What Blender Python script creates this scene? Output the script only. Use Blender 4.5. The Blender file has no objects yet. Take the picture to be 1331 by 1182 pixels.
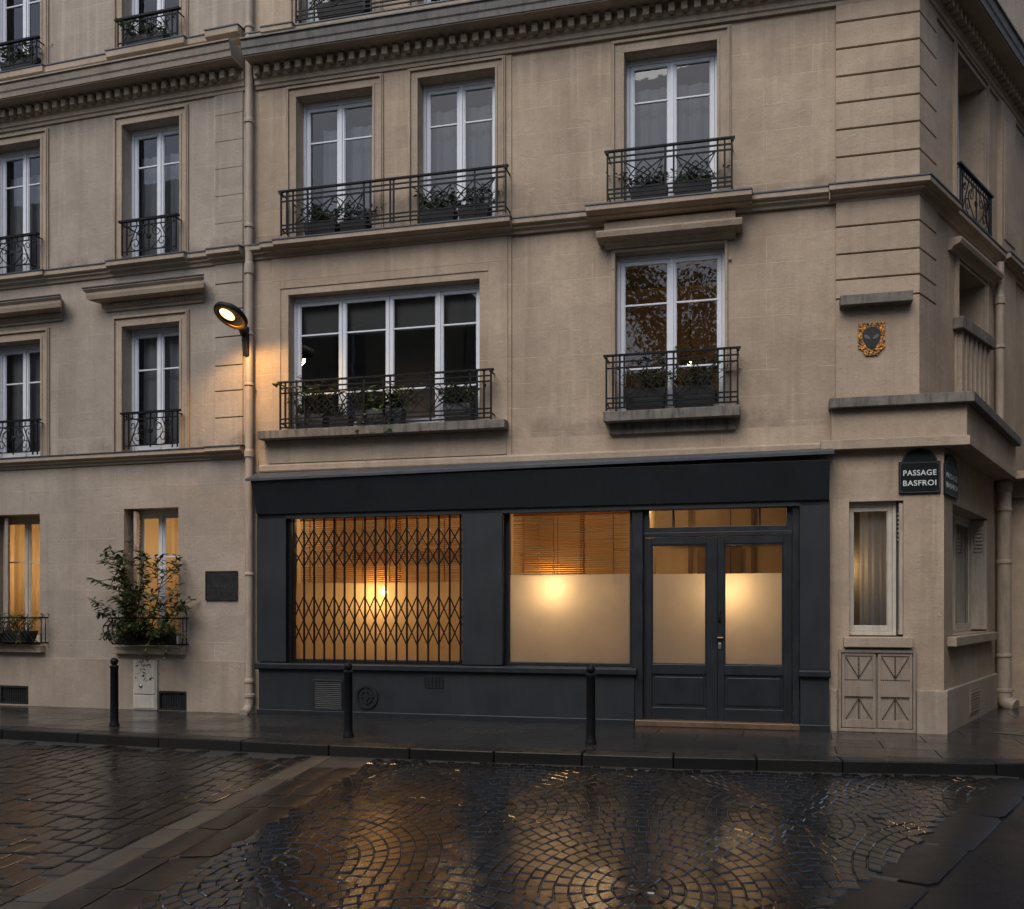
import bpy, math, random
from mathutils import Matrix, Vector
R = math.radians
random.seed(7)
sc = bpy.context.scene
COL = sc.collection

# ------------------------------------------------------------------ camera, sky, sun, exposure
cam = bpy.data.objects.new('camera', bpy.data.cameras.new('camera'))
COL.objects.link(cam)
cam.location = (0, 0, 1.70)
cam.rotation_euler = (R(90), 0, 0)
cam.data.sensor_width = 36
cam.data.lens = 34.78
cam.data.shift_y = 0.1495
cam.data.clip_end = 600
sc.camera = cam

SUN_EL, SUN_AZ = 50.0, 207.0          # compass degrees, 0 = +Y, clockwise
w = bpy.data.worlds.new('World'); sc.world = w; w.use_nodes = True
wn = w.node_tree
sky = wn.nodes.new('ShaderNodeTexSky'); sky.sky_type = 'NISHITA'; sky.sun_disc = False
sky.sun_elevation = R(SUN_EL); sky.sun_rotation = R(SUN_AZ)
sky.air_density = 1.0; sky.dust_density = 2.0; sky.ozone_density = 1.0
bg = wn.nodes['Background']; bg.inputs['Strength'].default_value = 0.115
wn.links.new(sky.outputs[0], bg.inputs['Color'])
sl = bpy.data.lights.new('sun', 'SUN'); sl.energy = 1.1; sl.angle = R(45); sl.color = (1.0, 0.97, 0.93)
so = bpy.data.objects.new('sun', sl); COL.objects.link(so)
a, e = R(SUN_AZ), R(SUN_EL)
sdir = Vector((math.sin(a)*math.cos(e), math.cos(a)*math.cos(e), math.sin(e)))
so.rotation_euler = (-sdir).to_track_quat('-Z', 'Y').to_euler()
so.location = sdir*40
sc.view_settings.view_transform = 'Standard'; sc.view_settings.look = 'None'
sc.view_settings.gamma = 1; sc.view_settings.use_curve_mapping = False
sc.view_settings.exposure = 0.56
sc.render.engine = 'CYCLES'
sc.cycles.use_denoising = True
sc.cycles.max_bounces = 10; sc.cycles.transparent_max_bounces = 24
sc.cycles.diffuse_bounces = 4; sc.cycles.glossy_bounces = 4; sc.cycles.transmission_bounces = 6
sc.cycles.sample_clamp_indirect = 6
WARM = (1.0, 0.64, 0.30)

# ------------------------------------------------------------------ frames: local x = along the wall, y = into the wall, z = up
def frame(o, ang): return Matrix.Translation((o[0], o[1], 0)) @ Matrix.Rotation(R(ang), 4, 'Z')
F = frame((-3.8990, 14.7475), -14.59)      # corner building, main front
L = frame((-3.9360, 14.7571), -16.93)      # left neighbour
S = frame((5.0851, 12.4087), 48.82)        # corner building, upper side wall
G = frame((5.3711, 12.3343), 55.62)        # corner building, ground floor side wall
W0 = Matrix.Identity(4)

# ------------------------------------------------------------------ mesh builder (u, n, z) with n pointing out of the wall
class MB:
    def __init__(s): s.v = []; s.f = []; s.uv = None
    def add(s, vs, fs):
        b = len(s.v); s.v += [(x, -n, z) for x, n, z in vs]; s.f += [tuple(b+i for i in f) for f in fs]; return s
    def box(s, u0, u1, n0, n1, z0, z1):
        return s.add([(u0,n0,z0),(u1,n0,z0),(u1,n1,z0),(u0,n1,z0),(u0,n0,z1),(u1,n0,z1),(u1,n1,z1),(u0,n1,z1)],
                     [(0,1,2,3),(7,6,5,4),(4,5,1,0),(5,6,2,1),(6,7,3,2),(7,4,0,3)])
    def quad(s, *p): return s.add(list(p), [tuple(range(len(p)))])
    def prism(s, poly, n0, n1):                       # polygon in (u, z), thickness n0..n1
        k = len(poly)
        return s.add([(u,n0,z) for u,z in poly]+[(u,n1,z) for u,z in poly],
                     [tuple(range(k)), tuple(range(2*k-1, k-1, -1))]+[((i+1)%k, i, k+i, k+(i+1)%k) for i in range(k)])
    def extr(s, prof, u0, u1, m0=0.0, m1=0.0):        # profile in (n, z) drawn along u; m = mitre (du per n)
        k = len(prof)
        return s.add([(u0+m0*n, n, z) for n, z in prof]+[(u1+m1*n, n, z) for n, z in prof],
                     [tuple(range(k-1,-1,-1)), tuple(range(k, 2*k))]+[(i, (i+1)%k, k+(i+1)%k, k+i) for i in range(k)])
    def tube(s, pts, r, seg=8, r1=None, cap=True):
        P = [Vector(p) for p in pts]; n = len(P); rings = []
        for i, p in enumerate(P):
            t = (P[min(i+1,n-1)]-P[max(i-1,0)])
            t = t.normalized() if t.length > 1e-9 else Vector((0,0,1))
            a = t.cross(Vector((0,0,1)))
            if a.length < .2: a = t.cross(Vector((0,1,0)))
            a.normalize(); b = t.cross(a)
            rr = r if r1 is None else r+(r1-r)*i/(n-1)
            rings.append([tuple(p+(a*math.cos(2*math.pi*(j+.5)/seg)+b*math.sin(2*math.pi*(j+.5)/seg))*rr) for j in range(seg)])
        fs = []
        for i in range(n-1):
            for j in range(seg):
                fs.append((i*seg+j, i*seg+(j+1)%seg, (i+1)*seg+(j+1)%seg, (i+1)*seg+j))
        if cap: fs += [tuple(range(seg-1,-1,-1)), tuple(range((n-1)*seg, n*seg))]
        return s.add([v for q in rings for v in q], fs)
    def bar(s, p, q, r): return s.tube([p, q], r*1.5, 4)
    def lathe(s, c, prof, seg=20, axis='z'):          # prof: (radius, height) about an axis through c
        vs = []; k = len(prof)
        for r, h in prof:
            for j in range(seg):
                t = 2*math.pi*j/seg
                if axis == 'z': vs.append((c[0]+r*math.cos(t), c[1]+r*math.sin(t), c[2]+h))
                else: vs.append((c[0]+r*math.cos(t), c[1]+h, c[2]+r*math.sin(t)))
        fs = [(i*seg+j, i*seg+(j+1)%seg, (i+1)*seg+(j+1)%seg, (i+1)*seg+j) for i in range(k-1) for j in range(seg)]
        fs += [tuple(range(seg-1,-1,-1)), tuple(range((k-1)*seg, k*seg))]
        return s.add(vs, fs)

def obj(name, mb, mat, parent=None, M=W0, bev=0, smooth=False):
    me = bpy.data.meshes.new(name); me.from_pydata(mb.v, [], mb.f)
    me.materials.append(mat); me.validate(); me.update()
    import bmesh
    bm = bmesh.new(); bm.from_mesh(me); name in ('pane', 'frosted_film') or bmesh.ops.recalc_face_normals(bm, faces=bm.faces)
    bm.to_mesh(me); bm.free()
    if smooth:
        for p in me.polygons: p.use_smooth = True
        me.set_sharp_from_angle(angle=R(smooth if smooth > 1 else 40))
    o = bpy.data.objects.new(name, me); COL.objects.link(o)
    if parent is not None:
        o.parent = parent; o.matrix_basis = WORLD[parent.name].inverted() @ M
    else: o.matrix_basis = M
    WORLD[o.name] = M.copy()
    if bev:
        b = o.modifiers.new('bevel', 'BEVEL'); b.width = bev; b.segments = 2; b.limit_method = 'ANGLE'; b.angle_limit = R(35)
    return o
WORLD = {}
def empty(name, M, label=None, cat=None, group=None):
    o = bpy.data.objects.new(name, None); COL.objects.link(o); o.matrix_basis = M; WORLD[o.name] = M.copy()
    o.empty_display_size = .2
    if label: tag(o, label, cat, group)
    return o
def tag(o, label=None, cat=None, group=None, kind=None):
    if label: o['label'] = label
    if cat: o['category'] = cat
    if group: o['group'] = group
    if kind: o['kind'] = kind
    return o
def at(M, u, n, z): return M @ Matrix.Translation((u, -n, z))

# ------------------------------------------------------------------ materials
class NT:
    def __init__(s, name):
        s.m = bpy.data.materials.new(name); s.m.use_nodes = True; s.t = s.m.node_tree; s.t.nodes.clear()
        s.out = s.t.nodes.new('ShaderNodeOutputMaterial')
    def n(s, typ, ins=None, **at_):
        nd = s.t.nodes.new('ShaderNode'+typ)
        for k, v in at_.items(): setattr(nd, k, v)
        for k, v in (ins or {}).items():
            if isinstance(v, bpy.types.NodeSocket): s.t.links.new(v, nd.inputs[k])
            else:
                if isinstance(v, tuple) and len(v) == 3 and nd.inputs[k].type == 'RGBA': v = v+(1,)
                nd.inputs[k].default_value = v
        return nd
    def coords(s): return s.n('TexCoord').outputs['Object']
    def noise(s, vec, scale, detail=4, rough=.55, dist=0):
        return s.n('TexNoise', {'Vector': vec, 'Scale': scale, 'Detail': detail, 'Roughness': rough, 'Distortion': dist}).outputs['Fac']
    def ramp(s, fac, a, b, lo=0.0, hi=1.0):
        return s.n('MapRange', {'Value': fac, 'From Min': a, 'From Max': b, 'To Min': lo, 'To Max': hi}).outputs[0]
    def mix(s, fac, a, b, mode='MIX'):
        nd = s.t.nodes.new('ShaderNodeMix'); nd.data_type = 'RGBA'; nd.blend_type = mode
        for k, v in ((0, fac), (6, a), (7, b)):
            if isinstance(v, bpy.types.NodeSocket): s.t.links.new(v, nd.inputs[k])
            else: nd.inputs[k].default_value = v+(1,) if isinstance(v, tuple) and len(v) == 3 else v
        return nd.outputs[2]
    def math(s, op, a, b=0.0):
        nd = s.t.nodes.new('ShaderNodeMath'); nd.operation = op
        for k, v in ((0, a), (1, b)):
            if isinstance(v, bpy.types.NodeSocket): s.t.links.new(v, nd.inputs[k])
            else: nd.inputs[k].default_value = v
        return nd.outputs[0]
    def bump(s, h, strength, dist, normal=None):
        d = {'Height': h, 'Strength': strength, 'Distance': dist}
        if normal is not None: d['Normal'] = normal
        return s.n('Bump', d).outputs[0]
    def stretch(s, vec, sx, sy, sz): return s.n('Mapping', {'Vector': vec, 'Scale': (sx, sy, sz)}).outputs[0]
    def done(s, sh): s.t.links.new(sh, s.out.inputs['Surface']); return s.m
    def pbr(s, col, rough=.6, metal=0.0, normal=None, spec=.5, **kw):
        d = {'Base Color': col, 'Roughness': rough, 'Metallic': metal, 'Specular IOR Level': spec}
        if normal is not None: d['Normal'] = normal
        d.update(kw)
        return s.n('BsdfPrincipled', d).outputs[0]

def m_wall(name, c1, c2, joints=.5, grime=.35, row=.345, seed=0.0, drips=False):
    t = NT(name); v0 = t.coords(); v = t.n('VectorMath', {0: v0, 1: (seed, seed*.7, seed*.3)}, operation='ADD').outputs[0]
    big = t.noise(v, .9, 5, .6); col = t.mix(t.ramp(big, .3, .7), tuple(x*.88 for x in c1), tuple(x*1.06 for x in c2))
    med = t.noise(v, 6, 5, .65); col = t.mix(t.ramp(med, .35, .75, 0, .35), col, tuple(x*.72 for x in c1))
    streak = t.noise(t.stretch(v, 5.5, 5.5, .32), 1.0, 5, .6)
    col = t.mix(t.ramp(streak, .52, .78, 0, grime), col, tuple(x*.52 for x in c1))
    run = t.noise(t.stretch(v, 11, 11, .5), 1.0, 3, .5)
    col = t.mix(t.ramp(run, .60, .74, 0, .28), col, tuple(min(1, x*1.25) for x in c2))
    spk = t.noise(v, 38, 3, .7); col = t.mix(t.ramp(spk, .30, .42, .45, 0), col, tuple(x*.45 for x in c1))
    fine = t.noise(v, 90, 3, .7)
    sep = t.n('SeparateXYZ', {0: v0})
    wob = t.noise(v, 2.2, 3, .6)
    zz = t.math('ADD', sep.outputs[2], t.math('MULTIPLY', wob, .035))
    bv = t.n('CombineXYZ', {0: t.math('ADD', sep.outputs[0], sep.outputs[1]), 1: zz}).outputs[0]
    br = t.n('TexBrick', {'Vector': bv, 'Scale': 1.0, 'Mortar Size': .0055, 'Mortar Smooth': .25, 'Brick Width': 1.15, 'Row Height': row,
                          'Color1': (.94,.94,.95,1), 'Color2': (1.05,1.045,1.03,1), 'Mortar': (1,1,1,1)}); brc = br.outputs['Color']; br = br.outputs['Fac']
    if joints > .05: col = t.mix(1.0, col, brc, 'MULTIPLY')
    patch = t.ramp(t.noise(v, 1.7, 3, .6), .42, .62)
    jm = t.math('MULTIPLY', br, t.math('MULTIPLY', patch, joints))
    col = t.mix(jm, col, tuple(min(1, x*1.35) for x in c2))
    sq = t.math('ABSOLUTE', t.math('SUBTRACT', t.noise(v, 5.5, 2, .5, .8), .5)); sqp = t.ramp(t.noise(v, 2.6, 2, .5), .5, .62)
    sqm = t.math('MULTIPLY', t.ramp(sq, 0, .012, 1, 0), sqp)
    col = t.mix(t.math('MULTIPLY', sqm, .28), col, tuple(min(1, x*1.3) for x in c2))
    drip = t.noise(t.stretch(v, 13, 13, .25), 1.0, 3, .55)
    dz = t.math('MULTIPLY', t.ramp(t.math('ADD', sep.outputs[2], t.math('MULTIPLY', drip, .9)), 8.75, 9.9), t.ramp(drip, .5, .62))
    col = t.mix(t.math('MULTIPLY', dz, .30 if drips else 0), col, tuple(min(1, x*1.35) for x in c2))
    sootn = t.noise(t.stretch(v, 3.2, 3.2, 2.0), 1.0, 5, .65)
    for zl in ((7.07, 4.10) if drips else ()):
        sm = t.math('MULTIPLY', t.math('MULTIPLY', t.ramp(t.math('SUBTRACT', sep.outputs[2], t.math('MULTIPLY', sootn, .38)), zl-.10, zl+.02, 1, 0), t.ramp(sep.outputs[2], zl-.06, zl-.04)), t.ramp(sootn, .38, .62))
        col = t.mix(t.math('MULTIPLY', sm, .5), col, tuple(x*.38 for x in c1))
    col = t.mix(t.ramp(fine, .2, .8, .88, 1.1), (0, 0, 0), col)
    tro = t.noise(v, 9, 3, .55, 1.6)
    h = t.math('ADD', t.math('ADD', t.math('MULTIPLY', fine, .25), t.math('MULTIPLY', tro, .9)), t.math('ADD', t.math('MULTIPLY', jm, -.5), t.math('MULTIPLY', sqm, .35)))
    h = t.math('ADD', h, t.math('MULTIPLY', med, .6))
    return t.done(t.pbr(col, t.ramp(med, .2, .8, .75, .95), 0, t.bump(h, 1.0, .007), .25))

def m_simple(name, col, var=.25, scale=8, rough=(.4, .6), bump=.15, bscale=60, metal=0.0, spec=.5, dist=.003, dirt=None):
    t = NT(name); v = t.coords()
    n1 = t.noise(v, scale, 5, .6); c = t.mix(t.ramp(n1, .25, .75), tuple(x*(1-var) for x in col), tuple(min(1, x*(1+var)) for x in col))
    if dirt:
        d = t.noise(t.stretch(v, 14, 14, 2.2), 1.0, 5, .65); c = t.mix(t.ramp(d, .48, .7, 0, dirt[1]), c, dirt[0])
    n2 = t.noise(v, bscale, 3, .6)
    return t.done(t.pbr(c, t.ramp(n1, .2, .8, rough[0], rough[1]), metal, t.bump(n2, bump, dist), spec))

def m_leaf(name, cols):
    t = NT(name); g = t.n('NewGeometry').outputs['Random Per Island']
    cr = t.t.nodes.new('ShaderNodeValToRGB'); cr.color_ramp.interpolation = 'CONSTANT'
    el = cr.color_ramp.elements
    for i, c in enumerate(cols):
        x = el[i] if i < 2 else el.new(i/len(cols))
        x.position = i/len(cols); x.color = c+(1,)
    t.t.links.new(g, cr.inputs[0])
    p = t.pbr(cr.outputs[0], .4, 0, None, .5)
    tr = t.n('BsdfTranslucent', {'Color': cr.outputs[0]}).outputs[0]
    return t.done(t.n('MixShader', {0: .25, 1: p, 2: tr}).outputs[0])

def m_glass(name, refl=1.6, tint=(.93, .95, .95), rough=0.0):
    t = NT(name); v = t.coords()
    nb = t.bump(t.noise(v, 3.0, 2, .5), .02, .02)
    fr = t.n('Fresnel', {'IOR': 1.5, 'Normal': nb}).outputs[0]
    fac = t.math('MINIMUM', t.math('MULTIPLY', fr, refl), 1.0)
    tr = t.n('BsdfTransparent', {'Color': tint}).outputs[0]
    gl = t.n('BsdfGlossy', {'Color': (1, 1, 1), 'Roughness': rough, 'Normal': nb}).outputs[0]
    return t.done(t.n('MixShader', {0: fac, 1: tr, 2: gl}).outputs[0])

def m_film(name, col=(.78, .74, .68), clear=.03, trans=.62):
    t = NT(name); v = t.coords()
    n = t.noise(v, 2.5, 4, .6); c = t.mix(t.ramp(n, .3, .7), col, tuple(x*.9 for x in col))
    d = t.n('BsdfDiffuse', {'Color': c}).outputs[0]; tl = t.n('BsdfTranslucent', {'Color': c}).outputs[0]
    a = t.n('MixShader', {0: trans, 1: d, 2: tl}).outputs[0]
    tr = t.n('BsdfTransparent').outputs[0]
    return t.done(t.n('MixShader', {0: clear, 1: a, 2: tr}).outputs[0])

def m_emit(name, col, strength):
    t = NT(name); return t.done(t.n('Emission', {'Color': col, 'Strength': strength}).outputs[0])

def m_sett(name, cols, rlo, rhi, bstr, spec=.5, grit=75):
    t = NT(name); v = t.coords(); g = t.n('NewGeometry').outputs['Random Per Island']
    c = t.mix(g, cols[0], cols[1])
    n1 = t.noise(v, 3, 4, .6); n2 = t.noise(v, grit, 4, .65); n3 = t.noise(v, 16, 3, .6)
    c = t.mix(t.ramp(n2, .3, .7, 0, .5), c, tuple(x*.5 for x in cols[0]))
    r = t.math('ADD', t.ramp(n1, .3, .7, rlo, rhi), t.math('MULTIPLY', g, .06))
    h = t.math('ADD', t.math('MULTIPLY', n2, .55), t.math('MULTIPLY', n3, .7))
    return t.done(t.pbr(c, r, 0, t.bump(h, bstr, .008), spec))

def m_slab(name):
    t = NT(name); v = t.n('Mapping', {'Vector': t.coords(), 'Rotation': (0, 0, R(15.5))}).outputs[0]
    br = t.n('TexBrick', {'Vector': v, 'Scale': 1.0, 'Mortar Size': .010, 'Mortar Smooth': .25, 'Brick Width': 1.05, 'Row Height': .62, 'Bias': 0.0,
                          'Color1': (.034, .031, .028, 1), 'Color2': (.018, .017, .016, 1), 'Mortar': (.005, .005, .005, 1)})
    n1 = t.noise(v, 1.3, 5, .6); n2 = t.noise(v, 80, 3, .6); n3 = t.noise(v, 9, 4, .6)
    c = t.mix(t.ramp(n3, .35, .7, 0, .5), br.outputs['Color'], (.016, .015, .015))
    h = t.math('ADD', t.math('MULTIPLY', br.outputs['Fac'], -2.2), t.math('ADD', t.math('MULTIPLY', n2, .35), t.math('MULTIPLY', n3, .5)))
    return t.done(t.pbr(c, t.math('MAXIMUM', t.math('ADD', t.ramp(n1, .35, .65, .05, .24), t.ramp(t.n('SeparateColor', {0: br.outputs['Color']}).outputs[0], .018, .034, 0, .07)), t.math('MULTIPLY', br.outputs['Fac'], .7)), 0, t.bump(h, .4, .006), .38))

def m_asphalt(name):
    t = NT(name); v = t.coords()
    n1 = t.noise(v, .8, 5, .6); n2 = t.noise(v, 120, 3, .7); n3 = t.noise(v, 30, 3, .6)
    c = t.mix(t.ramp(n2, .35, .7), (.008, .008, .009), (.020, .020, .022))
    h = t.math('ADD', n2, n3)
    return t.done(t.pbr(c, t.ramp(n1, .35, .65, .14, .36), 0, t.bump(h, .2, .002), .08))

def m_mosaic(name):
    t = NT(name); v = t.coords()
    vo = t.n('TexVoronoi', {'Vector': v, 'Scale': 34}); r = t.noise(v, 24, 3, .6, 2)
    c = t.mix(t.ramp(r, .42, .56), (.045, .02, .008), (.62, .24, .03))
    c = t.mix(t.ramp(t.noise(v, 15, 2), .6, .66), c, (.02, .018, .02))
    return t.done(t.pbr(c, .35, .35, t.bump(t.math('ADD', r, vo.outputs['Distance']), .8, .01), .5))

def m_blind(name):
    t = NT(name)
    d = t.n('BsdfDiffuse', {'Color': (.30, .19, .10, 1)}).outputs[0]; tl = t.n('BsdfTranslucent', {'Color': (.6, .36, .16, 1)}).outputs[0]
    return t.done(t.n('MixShader', {0: .66, 1: d, 2: tl}).outputs[0])

def m_curtain(name, col=(.5, .5, .5), clear=.25):
    t = NT(name)
    d = t.n('BsdfDiffuse', {'Color': col}).outputs[0]; tl = t.n('BsdfTranslucent', {'Color': col}).outputs[0]
    a = t.n('MixShader', {0: .4, 1: d, 2: tl}).outputs[0]
    return t.done(t.n('MixShader', {0: clear, 1: a, 2: t.n('BsdfTransparent').outputs[0]}).outputs[0])

STONE1, STONE2 = (.390, .297, .212), (.462, .362, .265)
M_WALL = m_wall('stucco_wall', STONE1, STONE2, .6, .42, drips=True)
M_WALL2 = m_wall('stucco_wall_plain', STONE1, STONE2, .12, .42, seed=11.0)
M_WALLL = m_wall('stucco_wall_left', (.340, .283, .226), (.395, .333, .272), .45, .40, .40, seed=23.0, drips=True)
M_TRIM = m_wall('stone_trim', (.36, .280, .205), (.43, .345, .258), 0.0, .4, seed=5.0)
M_PLINTH = m_wall('stone_plinth', (.32, .26, .20), (.39, .32, .25), 0.0, .45, seed=31.0)
M_LEDGE = m_simple('weathered_stone', (.17, .15, .125), .35, 6, (.75, .95), .6, 40, spec=.3, dist=.006, dirt=((.035, .033, .03), .85))
M_ZINC = m_simple('zinc_flashing', (.06, .068, .078), .25, 5, (.4, .6), .1, 30, metal=.3)
M_LEAD = m_simple('grey_lead_cornice', (.18, .162, .145), .2, 6, (.55, .75), .15, 30, spec=.4, dirt=((.07, .065, .06), .6))
M_WHITE = m_simple('white_window_paint', (.64, .66, .70), .06, 9, (.35, .5), .05, 60)
M_CREAM = m_simple('cream_window_paint', (.50, .45, .37), .12, 9, (.45, .6), .1, 60, dirt=((.2, .16, .12), .35))
M_BEIGEW = m_simple('stone_coloured_paint', (.265, .212, .165), .12, 9, (.5, .7), .2, 50, dirt=((.14, .1, .07), .5))
M_PIPE = m_simple('painted_pipe', (.36, .295, .23), .12, 9, (.5, .7), .15, 50, dirt=((.16, .12, .08), .5))
M_IRON = m_simple('black_iron', (.007, .007, .008), .3, 20, (.4, .6), .2, 80, spec=.18)
M_SHOP = m_simple('anthracite_paint', (.0145, .0188, .0225), .10, 2.5, (.40, .55), .16, 70, dist=.002, dirt=((.035, .038, .04), .22))
M_SHOPD = m_simple('anthracite_gloss', (.0138, .0170, .0208), .1, 5, (.28, .5), .12, 40)
M_SIGNB = m_simple('dark_enamel', (.006, .009, .010), .2, 10, (.45, .6), .05, 40, spec=.15)
M_SIGNG = m_simple('dark_green_enamel', (.008, .013, .011), .2, 10, (.45, .6), .05, 40, spec=.15)
M_LETTER = m_simple('white_enamel_letters', (.62, .64, .62), .15, 30, (.4, .5), .05, 40)
M_PLAQ = m_simple('dark_bronze_plate', (.016, .016, .016), .3, 14, (.35, .55), .3, 40)
M_PLAQL = m_simple('worn_plate_letters', (.05, .052, .055), .3, 30, (.4, .6), .1, 40)
M_GLASS = m_glass('window_glass', 1.45)
M_GLASSS = m_glass('shop_glass', 1.0, (.96, .95, .93))
M_FILM = m_film('frosted_film', (.80, .76, .70), 0.0, .52)
M_FILMW = m_film('frosted_film_amber', (.74, .58, .36), .05)
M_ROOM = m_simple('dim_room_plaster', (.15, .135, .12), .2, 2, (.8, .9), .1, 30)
M_ROOMW = m_simple('warm_room_plaster', (.44, .36, .27), .15, 1.5, (.8, .9), .1, 30)
M_CURT = m_curtain('sheer_curtain', (.42, .43, .45), .15)
M_CURTL = m_curtain('pale_sheer_curtain', (.55, .56, .58), .12)
M_CURTP = m_curtain('white_sheer_curtain', (.5, .51, .53), .1)
M_CURTW = m_curtain('cream_curtain', (.62, .5, .34), .12)
M_BLIND = m_blind('slatted_blind')
M_BULB = m_emit('lit_bulb', (1.0, .62, .26), 60)
M_LENS = m_emit('lit_lamp_lens', (1.0, .66, .30), 2.0)
M_BRASS = m_simple('worn_brass', (.28, .17, .06), .3, 20, (.3, .45), .1, 50, metal=.9)
M_STEEL = m_simple('steel', (.45, .45, .45), .15, 20, (.3, .4), .1, 50, metal=.9)
M_LEAF = m_leaf('leaves', [(.05, .085, .02), (.07, .12, .026), (.10, .15, .034), (.03, .055, .018), (.17, .155, .04), (.055, .09, .03)])
M_LEAFR = m_leaf('leaves_reddish', [(.035, .065, .018), (.05, .085, .024), (.04, .065, .024), (.12, .065, .028), (.026, .05, .015), (.08, .085, .026)])
M_STEM = m_simple('stems', (.07, .045, .025), .3, 20, (.7, .9), .2, 60)
M_POT = m_simple('dark_planter', (.014, .014, .014), .3, 8, (.5, .7), .1, 40)
M_POTG = m_simple('grey_planter', (.06, .065, .07), .2, 8, (.5, .7), .1, 40)
M_SETT = m_sett('wet_granite_setts', ((.006, .006, .0055), (.017, .016, .015)), .03, .09, .20, .85)
M_SETTB = m_sett('wet_large_setts', ((.008, .0075, .007), (.022, .0205, .019)), .06, .16, .28, .45)
M_STRIP = m_sett('wet_smooth_stone', ((.010, .0095, .009), (.016, .015, .0145)), .26, .38, .3, .3)
M_BAND = m_sett('brown_band_stones', ((.075, .062, .047), (.115, .095, .072)), .3, .45, .3, .3)
M_JOINT = m_simple('wet_joints', (.046, .043, .039), .45, 14, (.26, .45), .5, 90, dist=.004)
M_SLAB = m_slab('wet_pavement_slabs')
M_ASPH = m_asphalt('wet_asphalt')
M_KERB = m_sett('wet_granite_kerb', ((.012, .0115, .011), (.022, .021, .019)), .2, .36, .35, .25)
M_GOLD = m_mosaic('gilt_relief')
M_BLACKM = m_simple('black_ceramic', (.006, .006, .006), .2, 12, (.35, .5), .2, 60)
M_GREYM = m_simple('grey_ceramic', (.085, .095, .10), .15, 12, (.35, .5), .2, 60)
M_WOOD = m_simple('threshold_wood', (.12, .07, .04), .3, 9, (.35, .5), .2, 40)
M_SHUT = m_simple('shutter_paint', (.42, .36, .29), .1, 9, (.5, .7), .1, 50, dirt=((.18, .14, .1), .4))
M_BARK = m_simple('bark', (.05, .04, .03), .3, 8, (.8, .95), .8, 20, dist=.02)
M_VENT = m_simple('dark_vent', (.010, .010, .010), .3, 12, (.5, .7), .2, 60)

# ------------------------------------------------------------------ ground
def poly_sheet(name, pts, z, mat, **kw):
    mb = MB(); mb.add([(x, -y, z) for x, y in pts], [tuple(range(len(pts)))])
    return tag(obj(name, mb, mat), kind='structure', **kw)
poly_sheet('road', [(-150, -150), (150, -150), (150, 150), (-150, 150)], -.012, M_ASPH)
KERB = [(-14, 15.3), (-9.2, 13.65), (-6.6, 12.80), (-4.3, 12.02), (-2.1, 11.32), (-.2, 10.84), (1.7, 10.43), (3.4, 10.17), (4.9, 10.0), (5.6, 9.98)]
# kerb bends away at the passage on the far right
KERB += [(6.3, 10.12), (7.2, 10.7), (8.4, 12.0), (10.5, 14.9), (14, 20)]
def off(pts, d):
    out = []
    for i, p in enumerate(pts):
        q, r = pts[max(i-1, 0)], pts[min(i+1, len(pts)-1)]
        t = Vector((r[0]-q[0], r[1]-q[1])).normalized(); out.append((p[0]-t.y*d, p[1]+t.x*d))
    return out
KI = off(KERB, .30)
poly_sheet('pavement', KI+[(16, 34), (-14, 34)], .126, M_SLAB)
def kerb_height(i): return .125 if KERB[i][0] < 5 else max(.05, .125-.06*(KERB[i][0]-5))
mb = MB(); rnd = random.Random(3)
for i in range(len(KERB)-1):
    a0, a1 = Vector(KERB[i]), Vector(KERB[i+1]); b0, b1 = Vector(KI[i]), Vector(KI[i+1])
    n = max(1, round((a1-a0).length/1.05))
    for k in range(n):
        g = .005/(a1-a0).length
        t0, t1 = k/n+g, (k+1)/n-g
        p = [a0.lerp(a1, t0), a0.lerp(a1, t1), b0.lerp(b1, t1), b0.lerp(b1, t0)]
        zt = .127+rnd.uniform(-.003, .004)
        mb.add([(q.x, -q.y, -.02) for q in p]+[(q.x, -q.y, zt) for q in p],
               [(3,2,1,0),(4,5,6,7),(0,1,5,4),(1,2,6,5),(2,3,7,6),(3,0,4,7)])
tag(obj('kerb', mb, M_KERB, bev=.014), kind='structure')

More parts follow.
